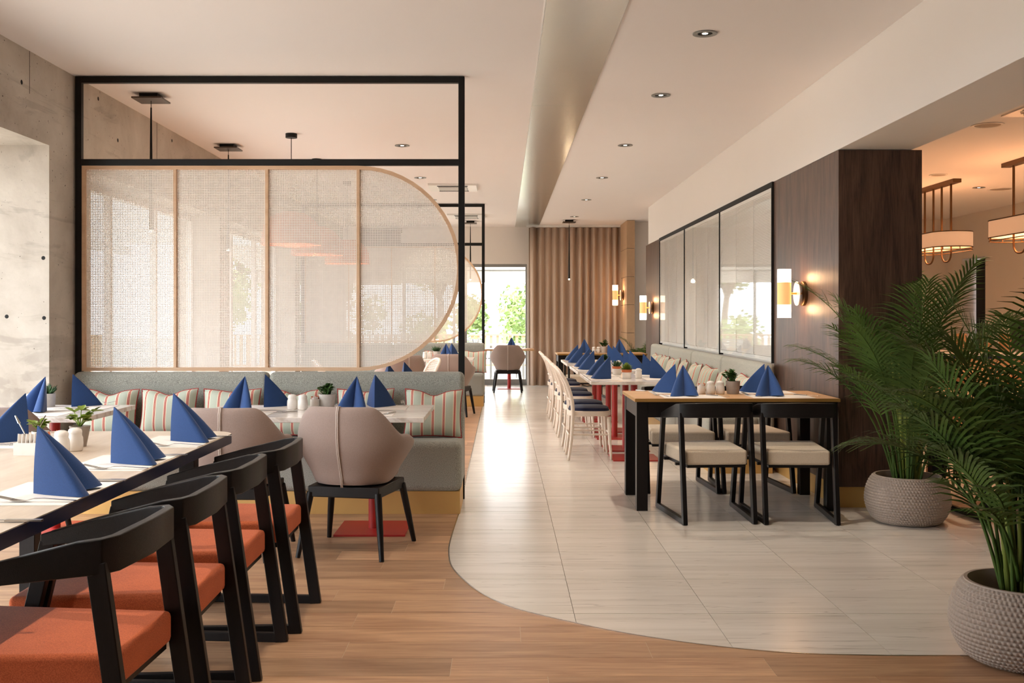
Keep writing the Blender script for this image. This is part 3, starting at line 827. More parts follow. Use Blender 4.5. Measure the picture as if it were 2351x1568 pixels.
def make_bistro(label, w, d, top='marble', z=.735, th=.03):
    t = thing('bistro_table', label, 'table')
    G().box(-w/2, -d/2, z-th, w/2, d/2, z).obj('tabletop', top, t, bevel=.003)
    G().lathe([(.032, .012), (.032, z-th-.01)], 20).obj('column', 'red', t, 60)
    G().box(-.215, -.215, 0, .215, .215, .012).obj('base_plate', 'red', t, bevel=.002)
    G().box(-.14, -.14, z-th-.012, .14, .14, z-th).obj('top_plate', 'red', t)
    return t
b1 = make_bistro('x', .69, .86)
spread(b1, [
    ('white marble bistro table on red base at the near bench, aisle end', (-.80, 6.35, 0), 0),
    ('white marble bistro table on red base at the near bench, joined to the aisle one', (-1.50, 6.35, 0), 0),
    ('white marble bistro table on red base beside the concrete wall', (-2.775, 6.35, 0), 0),
    ('white marble bistro table at the far bench, behind the pink armchair', (-.75, 14.45, 0), 0),
    ('white marble bistro table hidden behind the near divider, with two napkins', (-.98, 8.35, 0), 0)], 'bistro tables at the benches')
b2 = make_bistro('y', .86, .655)
on = ['nearest of', 'second in', 'third in', 'fourth in', 'fifth in', 'farthest of']
spread(b2, [('white marble table on red column, %s the row beside the pale bench' % n, (1.225, y, 0), 0) for n, y in zip(on, (9.55, 10.215, 11.2, 11.865, 13.0, 13.665))], 'bistro tables along the pale bench')
b3 = make_bistro('table with red column by the terrace doors, behind the lone armchair', .9, .7, 'oak_top')
b3.location = (.12, 18.85, 0)

# ------------------------------------------------------------------ napkins
def napkin_mesh():
    half = [(0, 0), (.03, .04), (.062, .098), (.088, .148), (.097, .166), (.095, .178), (.082, .186), (.06, .184), (.034, .168), (.013, .14), (0, .118)]
    pts = half + [(-x*1.02, y) for x, y in half[-2:0:-1]]
    A = Vector((0, .012, .213)); n = len(pts); g = G(); vs = []; R = 7
    for k in range(R):
        t = k/(R-1)*.985+.015
        for (x, y) in pts:
            lift = .010*max(0, (y-.12)/.07)*(1 if x < 0 else .25)
            b = Vector((x, y, lift)); p = A.lerp(b, t)
            bulge = .010*sin(pi*t)*(1 if y > .12 and abs(x) > .012 else .3)
            d = Vector((x, y-.1, 0)); d = d.normalized() if d.length > .001 else Vector((0, 0, 0))
            vs.append(p + d*bulge)
    fs = [(k*n+i, (k+1)*n+i, (k+1)*n+(i+1) % n, k*n+(i+1) % n) for k in range(R-1) for i in range(n)]
    fs.append(tuple(range(n))[::-1])
    fs = [f[::-1] for f in fs]
    return g.add(vs, fs)
def table_items(proto, items, group):
    return spread(proto, items, group)
nap = tag(napkin_mesh().obj('napkin', 'napkin', None, 42), 'n', 'napkin')
ZL, ZO, ZB = .767, .767, .737
NAPK = [
    ('blue napkin folded to a cone on the long table, closest to the viewer', (-1.462, 3.19, ZL), -pi/2+.12),
    ('blue napkin cone on the long table, in the middle of the chair side', (-1.478, 3.86, ZL), -pi/2+.1),
    ('blue napkin folded to a cone on the long table, near its rounded corner', (-1.476, 4.55, ZL), -pi/2+.05),
    ('blue napkin on the long table, across from the chairs, cut by the frame edge', (-2.11, 4.56, ZL), pi/2+.25),
    ('blue napkin beside the white plant pot by the concrete wall, open folds to the viewer', (-2.83, 6.36, ZB), pi-.25),
    ('blue napkin by the concrete wall with its plain edge toward the viewer', (-2.78, 6.60, ZB), -.35),
    ('blue napkin on the double bench table, left of the shakers, open folds to the viewer', (-1.605, 6.40, ZB), pi-.1),
    ('blue napkin on the double bench table, left of the shakers, sharp edge to the viewer', (-1.535, 6.58, ZB), -.45),
    ('blue napkin on the double bench table, right of the plant, open folds to the viewer', (-.905, 6.38, ZB), pi-.1),
    ('blue napkin on the double bench table, right of the plant, sharp edge to the viewer', (-.82, 6.55, ZB), -.15),
    ('blue napkin on the near oak table, front row, left of the jars', (1.275, 7.24, ZO), pi-.12),
    ('blue napkin on the near oak table, back row, left of the jars', (1.255, 7.40, ZO), .4),
    ('blue napkin on the near oak table, front row, beside the column', (1.875, 7.24, ZO), pi-.18),
    ('blue napkin on the near oak table, back row, beside the column', (1.90, 7.40, ZO), .45)]
for i, (y1, y2) in enumerate(((9.62, 9.75), (10.22, 10.3), (11.3, 11.4), (11.9, 11.95), (13.03, 13.1), (13.7, 13.75))):
    nn = ['nearest', 'second', 'third', 'fourth', 'fifth', 'farthest'][i]
    NAPK.append(('blue napkin on the %s marble table of the bench row, aisle side' % nn, (1.02, y1, ZB), pi/2))
    NAPK.append(('blue napkin on the %s marble table of the bench row, bench side' % nn, (1.40, y2, ZB), -pi/2))
NAPK += [
    ('blue napkin on the far oak table, left of the plant', (1.26, 15.82, ZO), pi), ('blue napkin on the far oak table, right of the plant', (1.80, 15.82, ZO), pi),
    ('blue napkin at the far bench table, left of the black post', (-.79, 14.32, ZB), pi), ('blue napkin at the far bench table, right of its twin', (-.72, 14.45, ZB), -.1),
    ('blue napkin peeking over the near bench back, left one of two', (-.91, 8.12, ZB), -.1), ('blue napkin peeking over the near bench back, right one of two', (-.815, 8.42, ZB), -.3),
    ('blue napkin seen above the lone armchair at the terrace doors', (.16, 18.76, ZB), pi)]
spread(nap, NAPK, 'folded blue napkins')

# ------------------------------------------------------------------ place mats and cutlery
def mat_(w=.42, d=.3): return tag(G().box(-w/2, -d/2, 0, w/2, d/2, .0016).obj('placemat', 'paper'), 'm', 'placemat')
ma = mat_()
H = pi/2
spread(ma, [
    ('white paper placemat under the napkin closest to the viewer, long table', (-1.43, 3.20, .7652), H),
    ('white paper placemat under the middle napkin of the long table', (-1.44, 3.87, .7652), H),
    ('white paper placemat by the rounded corner of the long table', (-1.44, 4.53, .7652), H),
    ('white paper placemat across the long table by the frame edge', (-2.13, 4.50, .7652), H),
    ('white paper placemat on the near oak table, front left', (1.31, 7.10, .7652), 0), ('white paper placemat on the near oak table, back left', (1.29, 7.50, .7652), 0),
    ('white paper placemat on the near oak table, front right', (1.92, 7.10, .7652), 0), ('white paper placemat on the near oak table, back right', (1.90, 7.50, .7652), 0),
    ('white paper placemat on the double bench table, front right', (-.86, 6.16, .7352), 0), ('white paper placemat on the double bench table, back right', (-.82, 6.56, .7352), 0),
    ('white paper placemat on the double bench table, front left', (-1.60, 6.16, .7352), 0), ('white paper placemat on the double bench table, back left', (-1.52, 6.56, .7352), 0),
    ('white paper placemat on the table by the concrete wall, front', (-2.82, 6.16, .7352), 0), ('white paper placemat on the table by the concrete wall, back', (-2.72, 6.56, .7352), 0)] +
    [('white paper placemat on the %s marble table of the row, %s side' % (n, sd), (x, y, .7352), H) for n, y in (('nearest', 9.63), ('second', 10.22), ('third', 11.3), ('fourth', 11.9)) for sd, x in (('aisle', .965), ('bench', 1.48))], 'white placemats')
def fork_mesh():
    """lies along +X, tines at -X end"""
    g = G(); n = 14; vs = []
    prof = [(-.045, .006, .013), (-.03, .003, .014), (-.012, .0015, .011), (.0, .003, .006), (.02, .009, .0035), (.05, .0095, .003), (.1, .006, .0045), (.14, .0035, .006), (.145, .0035, .0055)]
    for x, z, w in prof: vs += [(x, -w, z), (x, w, z), (x, w, z+.0018), (x, -w, z+.0018)]
    k = len(prof)
    fs = [(i*4+j, i*4+(j+1) % 4, (i+1)*4+(j+1) % 4, (i+1)*4+j) for i in range(k-1) for j in range(4)] + [(3, 2, 1, 0), tuple(4*(k-1)+j for j in range(4))]
    g.add(vs, [f[::-1] for f in fs])
    for t in (-.0105, -.0035, .0035, .0105): g.bar((-.043, t, .007), (-.09, t*.95, .017), .0036, .0016)
    return g
fk = tag(fork_mesh().obj('fork', 'steel', None, 60), 'f', 'fork')
def knife_mesh():
    g = G(); g.box(0, -.007, 0, .1, .007, .006); g.add([(0, -.006, .003), (-.11, -.003, .003), (-.11, .004, .003), (0, .008, .003), (0, -.006, .0045), (-.11, -.003, .0045), (-.11, .004, .0045), (0, .008, .0045)],
        [(3, 2, 1, 0), (4, 5, 6, 7), (0, 1, 5, 4), (1, 2, 6, 5), (2, 3, 7, 6), (3, 0, 4, 7)]); return g
kn = tag(knife_mesh().obj('knife', 'steel', None, None, .0015), 'k', 'knife')
def at(px, py, z): 
    y = (CAM_H-z)*2351/(py-728); return (PX(px, y), y, z)
zl, zb = .7672, .7372
spread(fk, [
    ('steel fork on the long table, before the napkin closest to the viewer', at(62, 1152, zl), .0),
    ('steel fork on the long table between the closest and the middle napkin', at(248, 1077, zl), -.02),
    ('steel fork on the long table between the middle and the corner napkin', at(388, 1024, zl), -.03),
    ('steel fork on the near oak table, front left mat', at(1511, 908, zl), -1.2), ('steel fork on the near oak table, front right mat', at(1721, 908, zl), -1.2),
    ('steel fork on the near oak table, back right corner', at(1818, 894, zl), 1.2),
    ('steel fork on the bench table beside the open end cushion', at(926, 928, zb), -1.4), ('steel fork on the table by the concrete wall', at(240, 926, zb), 2.7)], 'steel forks')
spread(kn, [
    ('steel knife on the long table, beyond the napkin closest to the viewer', at(222, 1104, zl), .0), ('steel knife on the long table, beyond the middle napkin', at(372, 1046, zl), 0),
    ('steel knife on the long table, at the rounded corner', at(482, 1003, zl), 0), ('steel knife on the long table, cut by the left frame edge', at(12, 1197, zl), 0),
    ('steel knife on the long table across from the chairs', at(22, 1022, zl), .1),
    ('steel knife on the near oak table, by the jars', at(1647, 909, zl), 2.2), ('steel knife on the near oak table, front right', at(1852, 908, zl), 2.3), ('steel knife on the near oak table, back left', at(1482, 898, zl), 2.2),
    ('steel knife on the double bench table, below the plant', at(772, 929, zb), .8), ('steel knife on the double bench table, below the shakers', at(648, 947, zb), .7),
    ('steel knife on the double bench table, right end', at(890, 950, zb), 1.2), ('steel knife on the table by the concrete wall', at(165, 938, zb), .5)], 'steel knives')

# ------------------------------------------------------------------ shakers, cups, potted plants
def make_shaker(name):
    t = thing(name, 's', 'shaker')
    G().lathe([(.027, 0), (.031, .006), (.0325, .03), (.031, .055), (.0265, .066), (.0275, .069), (.0265, .072)], 24).obj('body', 'ceramic', t, 60)
    G().lathe([(.0268, .0722), (.028, .076), (.0275, .082), (.024, .09), (.012, .095), (0, .096)], 24).obj('cap', 'ceramic', t, 60)
    return t
sh = make_shaker('ceramic_shaker')
spread(sh, [
    ('white ceramic shaker on the long table, closer to the viewer', (-1.775, 4.12, .7652), 0), ('white ceramic shaker on the long table, beside the pot', (-1.76, 4.215, .7652), 0),
    ('white ceramic shaker on the double bench table, left one', (-1.325, 6.45, .7352), 0), ('white ceramic shaker on the double bench table, right one', (-1.255, 6.43, .7352), 0),
    ('white ceramic shaker on the near oak table, left one', (1.487, 7.32, .7652), 0), ('white ceramic shaker on the near oak table, beside the grey pot', (1.557, 7.33, .7652), 0),
    ('white ceramic shaker by the concrete wall', (-3.0, 6.50, .7352), 0),
    ('white ceramic shaker on the nearest marble table of the row', (1.29, 9.72, .7352), 0), ('white ceramic shaker on the third marble table of the row', (1.30, 11.5, .7352), 0),
    ('white ceramic shaker on the fifth marble table of the row', (1.31, 13.3, .7352), 0),
    ('white ceramic shaker on the far bench table, left one', (-1.09, 14.35, .7352), 0), ('white ceramic shaker on the far bench table, beside the pot', (-1.02, 14.4, .7352), 0),
    ('white ceramic shaker on the far oak table, left one', (1.40, 15.7, .7652), 0), ('white ceramic shaker on the far oak table, right one', (1.47, 15.72, .7652), 0)], 'white ceramic shakers')
def make_cup():
    t = thing('packet_cup', 'c', 'cup')
    G().lathe([(.026, 0), (.03, .004), (.031, .058), (.0285, .058), (.027, .006), (0, .006)], 20).obj('cup_body', 'ceramic', t, 60)
    r = random.Random(3)
    for i in range(7):
        a = r.random()*6.3; x, y = .014*cos(a), .014*sin(a)
        G().bar((x*.6, y*.6, .012), (x*1.5, y*1.5, .068+.01*r.random()), .018, .0025).obj('packet', 'packet' if i % 2 else 'paper', t)
    return t
cp = make_cup()
spread(cp, [
    ('white cup of paper packets on the near oak table', (1.425, 7.34, .7652), 0), ('white cup of paper packets on the double bench table, by the plant pot', (-1.20, 6.54, .7352), .4),
    ('white cup of paper packets on the long table, behind the shakers', (-1.87, 4.27, .7652), 1)], 'packet cups')
lc = thing('menu_holder', 'white caddy with printed packets and two spoons on the long table', 'caddy', (-1.90, 4.10, .7652))
g = G(); g.box(-.045, -.03, 0, .045, .03, .004); g.box(-.045, -.03, .004, -.042, .03, .05); g.box(.042, -.03, .004, .045, .03, .05); g.box(-.042, -.03, .004, .042, -.027, .05); g.box(-.042, .027, .004, .042, .03, .05)
g.obj('tray', 'ceramic', lc)
for i in range(5): G().bar((-.033+.016*i, -.01, .005), (-.035+.016*i, .005, .082), .03, .003, (1, 0, 0)).obj('packet', 'paper', lc)
for s in (0, 1):
    a = Vector((.0+.02*s, .0, .02)); b = Vector((.05-.09*s, .01, .125))
    g = G(); g.bar(a, b, .006, .002); d = (b-a).normalized(); g.bar(b, b+d*.035, .016, .003, w2=.007); g.obj('spoon', 'steel', lc)

def leaf_blade(g, base, d, L, w, curl=.3, up=Vector((0, 0, 1)), n=4, thick=0):
    d = d.normalized(); a = d.cross(up)
    a = a.normalized() if a.length > .01 else Vector((1, 0, 0)); nrm = a.cross(d)
    vs = []; p = Vector(base); dd = d.copy()
    for i in range(n+1):
        t = i/n; ww = w*sin(pi*min(1, .12+.88*t))**.8*.5 if i < n else 0
        vs += [p - a*ww + nrm*ww*.35, p - nrm*ww*.1, p + a*ww + nrm*ww*.35]
        dd = (dd - nrm*0 + Vector((0, 0, -1))*curl/n).normalized(); p = p + dd*L/n
    fs = []
    for i in range(n):
        o = i*3
        fs += [(o, o+1, o+4, o+3), (o+1, o+2, o+5, o+4)]
    g.add(vs, fs)
def make_plant(kind, label, pot='clay', pr=.052, ph=.09, taper=.82, seed=1, rim=None):
    t = thing('potted_plant', label, 'plant', (0, 0, 0), 0)
    r0 = pr*taper
    pt = G().lathe([(r0*.96, 0), (r0, .004), (pr, ph), (pr*.9, ph), (pr*.88, ph*.9), (0, ph*.88)], 28).obj('pot', pot, t, 50)
    G().lathe([(pr*.87, ph*.9), (pr*.5, ph*.95), (0, ph*.96)], 16).obj('soil', 'soil', pt, 60)
    if rim: G().lathe([(pr*1.01, ph*.72), (pr*1.06, ph*.74), (pr*1.08, ph*1.02), (pr*.9, ph*1.02)], 28, caps=(0, 0)).obj('pot_rim', rim, pt, 50)
    r = random.Random(seed); g = G(); b = Vector((0, 0, ph*.93))
    if kind == 'spiky':
        for i in range(46):
            a = r.random()*6.283; el = r.uniform(.5, 1.5); d = Vector((cos(a)*cos(el), sin(a)*cos(el), sin(el)))
            q = b + Vector((cos(a), sin(a), 0))*pr*r.uniform(.05, .6)
            L = ph*r.uniform(.55, .85)
            g.tube([q, q+d*L*.5, q+d*L+Vector((0, 0, L*.06))], [.0045, .0055, .001], 5)
        g.obj('foliage', 'leaf_dark', t, 180)
    elif kind == 'jade':
        for k in range(16):
            a = r.random()*6.283; el = r.uniform(.55, 1.5); d = Vector((cos(a)*cos(el), sin(a)*cos(el), sin(el)))
            L = ph*r.uniform(.5, 1.0); e = b+d*L
            g.tube([b+Vector((cos(a), sin(a), 0))*pr*.3, e], [.004, .002], 5)
            for i in range(9):
                f = r.uniform(.45, 1.05); aa = r.random()*6.283; q = b+d*L*f
                dd = Vector((cos(aa), sin(aa), r.uniform(.1, .9)))
                leaf_blade(g, q, dd, ph*r.uniform(.3, .42), ph*.24, .25, n=3)
        g.obj('foliage', 'leaf', t, 180)
    elif kind == 'broad':
        for k in range(9):
            a = k*2.4; el = r.uniform(.7, 1.45); d = Vector((cos(a)*cos(el), sin(a)*cos(el), sin(el))); L = ph*r.uniform(.35, .95); e = b+d*L
            g.tube([b, e], [.003, .002], 5)
            for i in range(4):
                aa = a+r.uniform(-1.6, 1.6); leaf_blade(g, e, Vector((cos(aa), sin(aa), r.uniform(.1, .9))), ph*r.uniform(.4, .55), ph*.3, .3, n=4)
        g.obj('foliage', 'leaf_light', t, 180)
    else:
        for k in range(60):
            a = k*2.4; el = .15+1.3*(k/60); d = Vector((cos(a)*cos(el), sin(a)*cos(el), sin(el)))
            leaf_blade(g, b+d*ph*.15, d, ph*r.uniform(.55, .8), ph*.26, .2, n=4)
        g.obj('foliage', 'leaf_light', t, 180)
    return t
def put(t, loc): t.location = loc; return t
put(make_plant('broad', 'slim tan pot with broad yellow-green leaves on the long table', 'tan_pot', .043, .088, .62, 4), (-1.80, 4.36, .7652))
put(make_plant('broad', 'small light green plant behind the shakers on the long table', 'clay', .035, .07, .8, 9), (-1.95, 4.32, .7652))
put(make_plant('spiky', 'whitish pot with spiky green succulent by the concrete wall', 'clay', .056, .088, .93, 2), (-2.95, 6.62, .7352))
put(make_plant('jade', 'whitish conical pot with leafy succulent on the double bench table', 'clay', .056, .088, .80, 7), (-1.125, 6.57, .7352))
put(make_plant('jade', 'taupe pot with round jade leaves on the near oak table', 'tan_pot', .052, .092, .84, 11), (1.655, 7.36, .7652))
pa = put(make_plant('rosette', 'white pot with orange rim and pale rosette plant on the nearest marble table', 'ceramic', .045, .085, .92, 3, 'terracotta'), (1.17, 9.66, .7352))
pb = put(make_plant('spiky', 'white pot with orange rim and spiky plant on the second marble table', 'ceramic', .045, .08, .92, 5, 'terracotta'), (1.16, 10.4, .7352))
pc = put(make_plant('jade', 'white pot with orange rim and jade plant on the third marble table', 'ceramic', .048, .085, .92, 6, 'terracotta'), (1.15, 11.5, .7352))
put(make_plant('jade', 'pale grey pot with leafy plant on the far oak table', 'clay', .055, .1, .85, 8), (1.56, 15.74, .7652))
put(make_plant('spiky', 'white pot with spiky leaves on the far bench table', 'clay', .055, .1, .75, 12), (-.93, 14.42, .7352))
# ------------------------------------------------------------------ palms in woven planters
def frond(r, base, az, el0, L, droop, ll, n=24, w=.0145, stemfrac=.5):
    g = G(); p = Vector(base); N = 26; pts = [p.copy()]; dirs = []
    el = el0
    for i in range(N):
        t = i/N; el = el0 - droop*(t**1.8)
        d = Vector((cos(az)*cos(el), sin(az)*cos(el), sin(el))); dirs.append(d); p = p + d*L/N; pts.append(p.copy())
    g.tube(pts, [.0075*(1-i/(N+1))+.0012 for i in range(N+1)], 5)
    side = Vector((-sin(az), cos(az), 0))
    for k in range(n):
        t = stemfrac + (1-stemfrac)*(k+.5)/n; i = min(N-1, int(t*N)); q = pts[i].lerp(pts[i+1], t*N-i); d = dirs[i]
        up = side.cross(d); 
        if up.z < 0: up = -up
        u = (t-stemfrac)/(1-stemfrac); l = ll*(.55+.75*sin(pi*min(1, .18+.78*u)))*(1-.35*u)*r.uniform(.9, 1.08)
        for s in (-1, 1):
            dd = (side*s*(.95-.45*u) + d*(.55+.5*u) + up*r.uniform(.18, .4)).normalized()
            a = dd.cross(up); a = a.normalized() if a.length > .01 else d
            pr = q.copy(); vs = []; m = 4; e = dd.copy()
            for j in range(m+1):
                f = j/m; ww = w*(.35+.65*sin(pi*min(1, .1+.72*f)))*.5*(1-f*f*.9) if j < m else .0006
                vs += [pr-a*ww, pr+a*ww]
                e = (e + Vector((0, 0, -1))*(.12+.3*f)*r.uniform(.7, 1.1)).normalized(); pr = pr + e*l/m
            g.add(vs, [(2*j, 2*j+1, 2*j+3, 2*j+2) for j in range(m)])
    return g
def planter(t, R=.258, H=.30, fine=True):
    prof = [(.155, 0), (.185, .006), (.218, .03), (.245, .075), (.258, .12), (.26, .16), (.252, .21), (.235, .255), (.215, .285), (.205, .292)]
    NR, NA, q = 20, 80, (5 if fine else 3)
    pr = smoothline([(a*R/.26, 0, b*H/.292) for a, b in prof], 12); ln = [0]
    for a, b in zip(pr[:-1], pr[1:]): ln.append(ln[-1]+(b-a).length)
    rows_ = []
    for i in range(NR*q+1):
        d = ln[-1]*i/(NR*q); m = max(0, min(len(ln)-2, sum(1 for x in ln if x <= d)-1)); f = (d-ln[m])/(ln[m+1]-ln[m]); p = pr[m].lerp(pr[m+1], f); rows_.append((p.x, p.z))
    def rf(i, j, r):
        # knit relief: rows of rounded, slightly slanted stitches, each row shifted by half a stitch
        row = i//q; v = (i % q)/q; u = (j/q + .5*(row % 2) + .35*(v-.5)) % 1
        return r + (0.0095*(max(0, sin(pi*u))**.8)*(max(0, sin(pi*v))**.6) if 0 < row else 0) - .003
    sh_ = G().lathe(rows_, NA*q, rf=rf, caps=(1, 0)).obj('planter_shell', 'planter', t, 180)
    k = R/.26
    G().lathe([(.212*k, H-.012), (.208*k, H+.004), (.195*k, H+.004), (.192*k, H-.082)], 48, caps=(0, 0)).obj('planter_rim', 'planter', sh_, 60)
    G().lathe([(.191*k, H-.08), (.1, H-.065), (0, H-.06)], 32).obj('soil', 'soil', t, 60)
MT['planter'] = plain('knitted_taupe_plastic', S(172, 156, 143), .6, 0, .4, .1, 60)
def make_palm(label, loc, seed, nf, Lr, ll, elr, low=0, stems=12, sc=1.0, bias=None, w=.0145, dro=(.8, 1.5)):
    t = thing('potted_palm', label, 'palm', loc); planter(t, fine=nf > 20); r = random.Random(seed)
    for i in range(stems):
        a = r.random()*6.283; b = Vector((cos(a), sin(a), 0))*r.uniform(.01, .075)+Vector((0, 0, .235)); h = r.uniform(.35, .7)*sc
        e = b+Vector((cos(a)*.1*h, sin(a)*.1*h, h))
        G().tube([b, b.lerp(e, .5), e], [.011, .009, .006], 6).obj('stem', 'palm_stem', t, 180)
    for i in range(nf):
        az = i*2.39996+r.uniform(-.3, .3); f = (i+.5)/nf
        if bias: az = bias(az, r)
        b = Vector((cos(az), sin(az), 0))*r.uniform(.015, .08)+Vector((0, 0, .235))
        el = elr[0]+(elr[1]-elr[0])*f+r.uniform(-.06, .06); L = r.uniform(*Lr)*(.72+.28*f)
        dr = r.uniform(*dro)*(1.15-.35*f)
        frond(r, b, az, el, L, dr, ll, 24, w).obj('frond', 'palm_leaf', t, 180)
    for i in range(low):
        az = r.random()*6.283; b = Vector((cos(az)*.05, sin(az)*.05, .25+r.random()*.1))
        frond(r, b, az, r.uniform(1.0, 1.3), r.uniform(.4, .62), r.uniform(.8, 1.4), .15, 9, .017).obj('frond', 'palm_leaf', t, 180)
    return t
palm1 = make_palm('tall areca palm in round woven planter beside the brown column', (2.60, 6.58, 0), 4, 27, (1.2, 1.7), .25, (1.27, 1.555), 3, 16, 1.25, dro=(.7, 1.3))
palm2 = make_palm('nearest large areca palm in round woven planter, cut by the frame edge', (1.995, 3.93, 0), 23, 32, (.92, 1.5), .25, (1.3, 1.55), 5, 14, .8, dro=(.75, 1.45))
palm3 = make_palm('small distant palm peeking out beside the far wood wall end', (2.44, 17.5, 0), 9, 12, (.72, .95), .17, (1.2, 1.5), 0, 5, dro=(.8, 1.3))

# ------------------------------------------------------------------ lamps
def make_downlight(watts, angle, col=(1, .88, .73)):
    t = thing('downlight', 'd', 'light')
    G().lathe([(.062, 0), (.075, -.002), (.075, -.007), (.058, -.009), (.046, -.004), (.046, 0)], 28).obj('ring', 'grey_metal', t, 60)
    G().lathe([(.0, -.001), (.046, -.001)], 20).obj('reflector', 'dark', t)
    G().lathe([(.0, -.003), (.018, -.003)], 14).obj('lamp', 'bulb', t)
    spot(t, (0, 0, -.012), watts, col, angle, .5, .035)
    return t
dl = make_downlight(SPOT_W, 92)
dy = [('nearest', 6.29), ('second', 8.04), ('third', 10.38), ('fourth', 12.8), ('fifth', 15.2), ('farthest', 17.75)]
def place_lights(proto, items, group):
    for i, (lab, loc) in enumerate(items):
        if i == 0: o = proto; o.location = loc; o['label'] = lab
        else: o = dup(proto, lab, loc)
        o['group'] = group
place_lights(dl, [('recessed ceiling downlight right of the steel strip, %s in the row' % n, (1.243, y, CEIL)) for n, y in dy] +
    [('recessed ceiling downlight seen through the frame above the perforated screen', (-1.02, 10.4, CEIL)), ('recessed ceiling downlight beside the round screen end', (-1.03, 12.8, CEIL)), ('recessed ceiling downlight near the far divider', (-1.05, 15.2, CEIL)),
     ('recessed ceiling downlight out of view above the long table', (-1.0, 4.35, CEIL)), ('recessed ceiling downlight out of view above the orange chairs', (-1.0, 2.6, CEIL))], 'recessed downlights')
def make_spike(label):
    t = thing('spike_pendant', label, 'lamp')
    G().box(-.07, -.07, -.035, .07, .07, 0).obj('canopy_box', 'black_metal', t); G().box(-.115, -.115, -.047, .115, .115, -.035).obj('canopy_plate', 'bronze_dark', t, label='dark bronze square ceiling plate')
    G().tube([(0, 0, -.047), (0, 0, -.1)], .003, 6).obj('cord', 'dark', t)
    G().tube([(0, 0, -.1), (0, 0, -.3), (0, 0, -1.055)], [.006, .008, .0175], 16).obj('spike_tube', 'black_metal', t, 60)
    G().lathe([(.0, -1.075), (.0135, -1.075), (.0145, -1.055)], 12).obj('lamp_tip', 'bulb', t)
    point(t, (0, 0, -1.1), 3)
    return t
MT['bronze_dark'] = plain('dark_bronze', S(86, 74, 64), .4, .6)
sp = make_spike('s')
spread(sp, [
    ('black spike pendant lamp before the concrete wall, nearest one', (-2.76, 8.04, CEIL), 0), ('black spike pendant lamp before the concrete wall, second one', (-2.78, 10.38, CEIL), 0),
    ('black spike pendant lamp hanging before the curtain', (1.195, 18.4, CEIL), 0), ('black spike pendant lamp seen within the far black divider', (-.585, 18.6, CEIL), 0)], 'spike pendants')
def make_dome(label):
    t = thing('dome_pendant', label, 'lamp')
    G().lathe([(.055, -.04), (.055, 0)], 20).obj('canopy', 'black_metal', t, 60)
    G().tube([(0, 0, -.04), (0, 0, -.74)], .004, 6).obj('cord', 'dark', t)
    pr = [(.03, -.74), (.12, -.755), (.2, -.80), (.26, -.88), (.285, -1.0), (.287, -1.06), (.283, -1.06), (.28, -1.0), (.255, -.885), (.195, -.805), (.115, -.76), (.02, -.75)]
    G().lathe(pr, 36).obj('dome_shade', 'dome', t, 60)
    G().lathe([(0, -.98), (.045, -.94), (.05, -.90), (.03, -.85), (.0, -.84)], 14).obj('bulb', 'bulb', t, 60)
    point(t, (0, 0, -1.0), 6)
    return t
MT['dome'] = plain('orange_enamel', S(222, 120, 72), .5)
dm = make_dome('d')
spread(dm, [('orange dome pendant behind the perforated screen, nearest one', (-2.01, 9.74, CEIL), 0), ('orange dome pendant behind the perforated screen, farther one', (-2.05, 11.3, CEIL), 0),
            ('orange dome pendant behind the perforated screen, farthest and rightmost', (-2.0, 13.2, CEIL), 0)], 'orange dome pendants')
def make_sconce(label, loc, rz=0):
    """local +Y points out of the wall"""
    t = thing('wall_sconce', label, 'lamp', loc, rz, 'tube wall sconces')
    G().lathe([(.0, 0), (.095, 0), (.095, .022), (.09, .025), (0, .025)], 32).obj('wall_plate', 'bronze', t, 50).rotation_euler = (-pi/2, 0, 0)
    G().lathe([(.0, 0), (.092, 0), (.092, .006), (.0, .006)], 32).obj('glass_disc', 'ceramic', t, 50, loc=(0, .055, 0)).rotation_euler = (-pi/2, 0, 0)
    G().tube([(0, .02, 0), (0, .12, 0)], .008, 8).obj('arm', 'brass_edge', t, 60)
    cy_ = .155
    G().lathe([(.052, .085), (.052, .187), (.047, .187), (.047, .085)], 28, (0, cy_, 0)).obj('upper_shade', 'frost', t, 60)
    G().lathe([(.052, -.187), (.052, -.085), (.047, -.085), (.047, -.187)], 28, (0, cy_, 0)).obj('lower_shade', 'frost', t, 60)
    G().lathe([(.052, -.085), (.052, .085), (.046, .085), (.046, -.085)], 28, (0, cy_, 0)).obj('amber_band', 'amber', t, 60)
    for z in (.12, -.12): point(t, (0, cy_-.075, z), 1.7, (1, .55, .25), .04)
    return t
MT['frost'] = emit('lit_frosted_glass', (1, .84, .66, 1), 2.2)
MT['amber'] = emit('lit_amber_glass', (.86, .45, .17, 1), .65)
make_sconce('lit tube sconce on the brown column, nearest one', (2.319, 7.87, 1.497), pi/2)
make_sconce('lit tube sconce on the far wood wall end', (2.319, 15.78, 1.46), pi/2)
make_sconce('lit tube sconce on the stone pillar by the curtain', (2.232, 18.9, 1.72), pi/2)

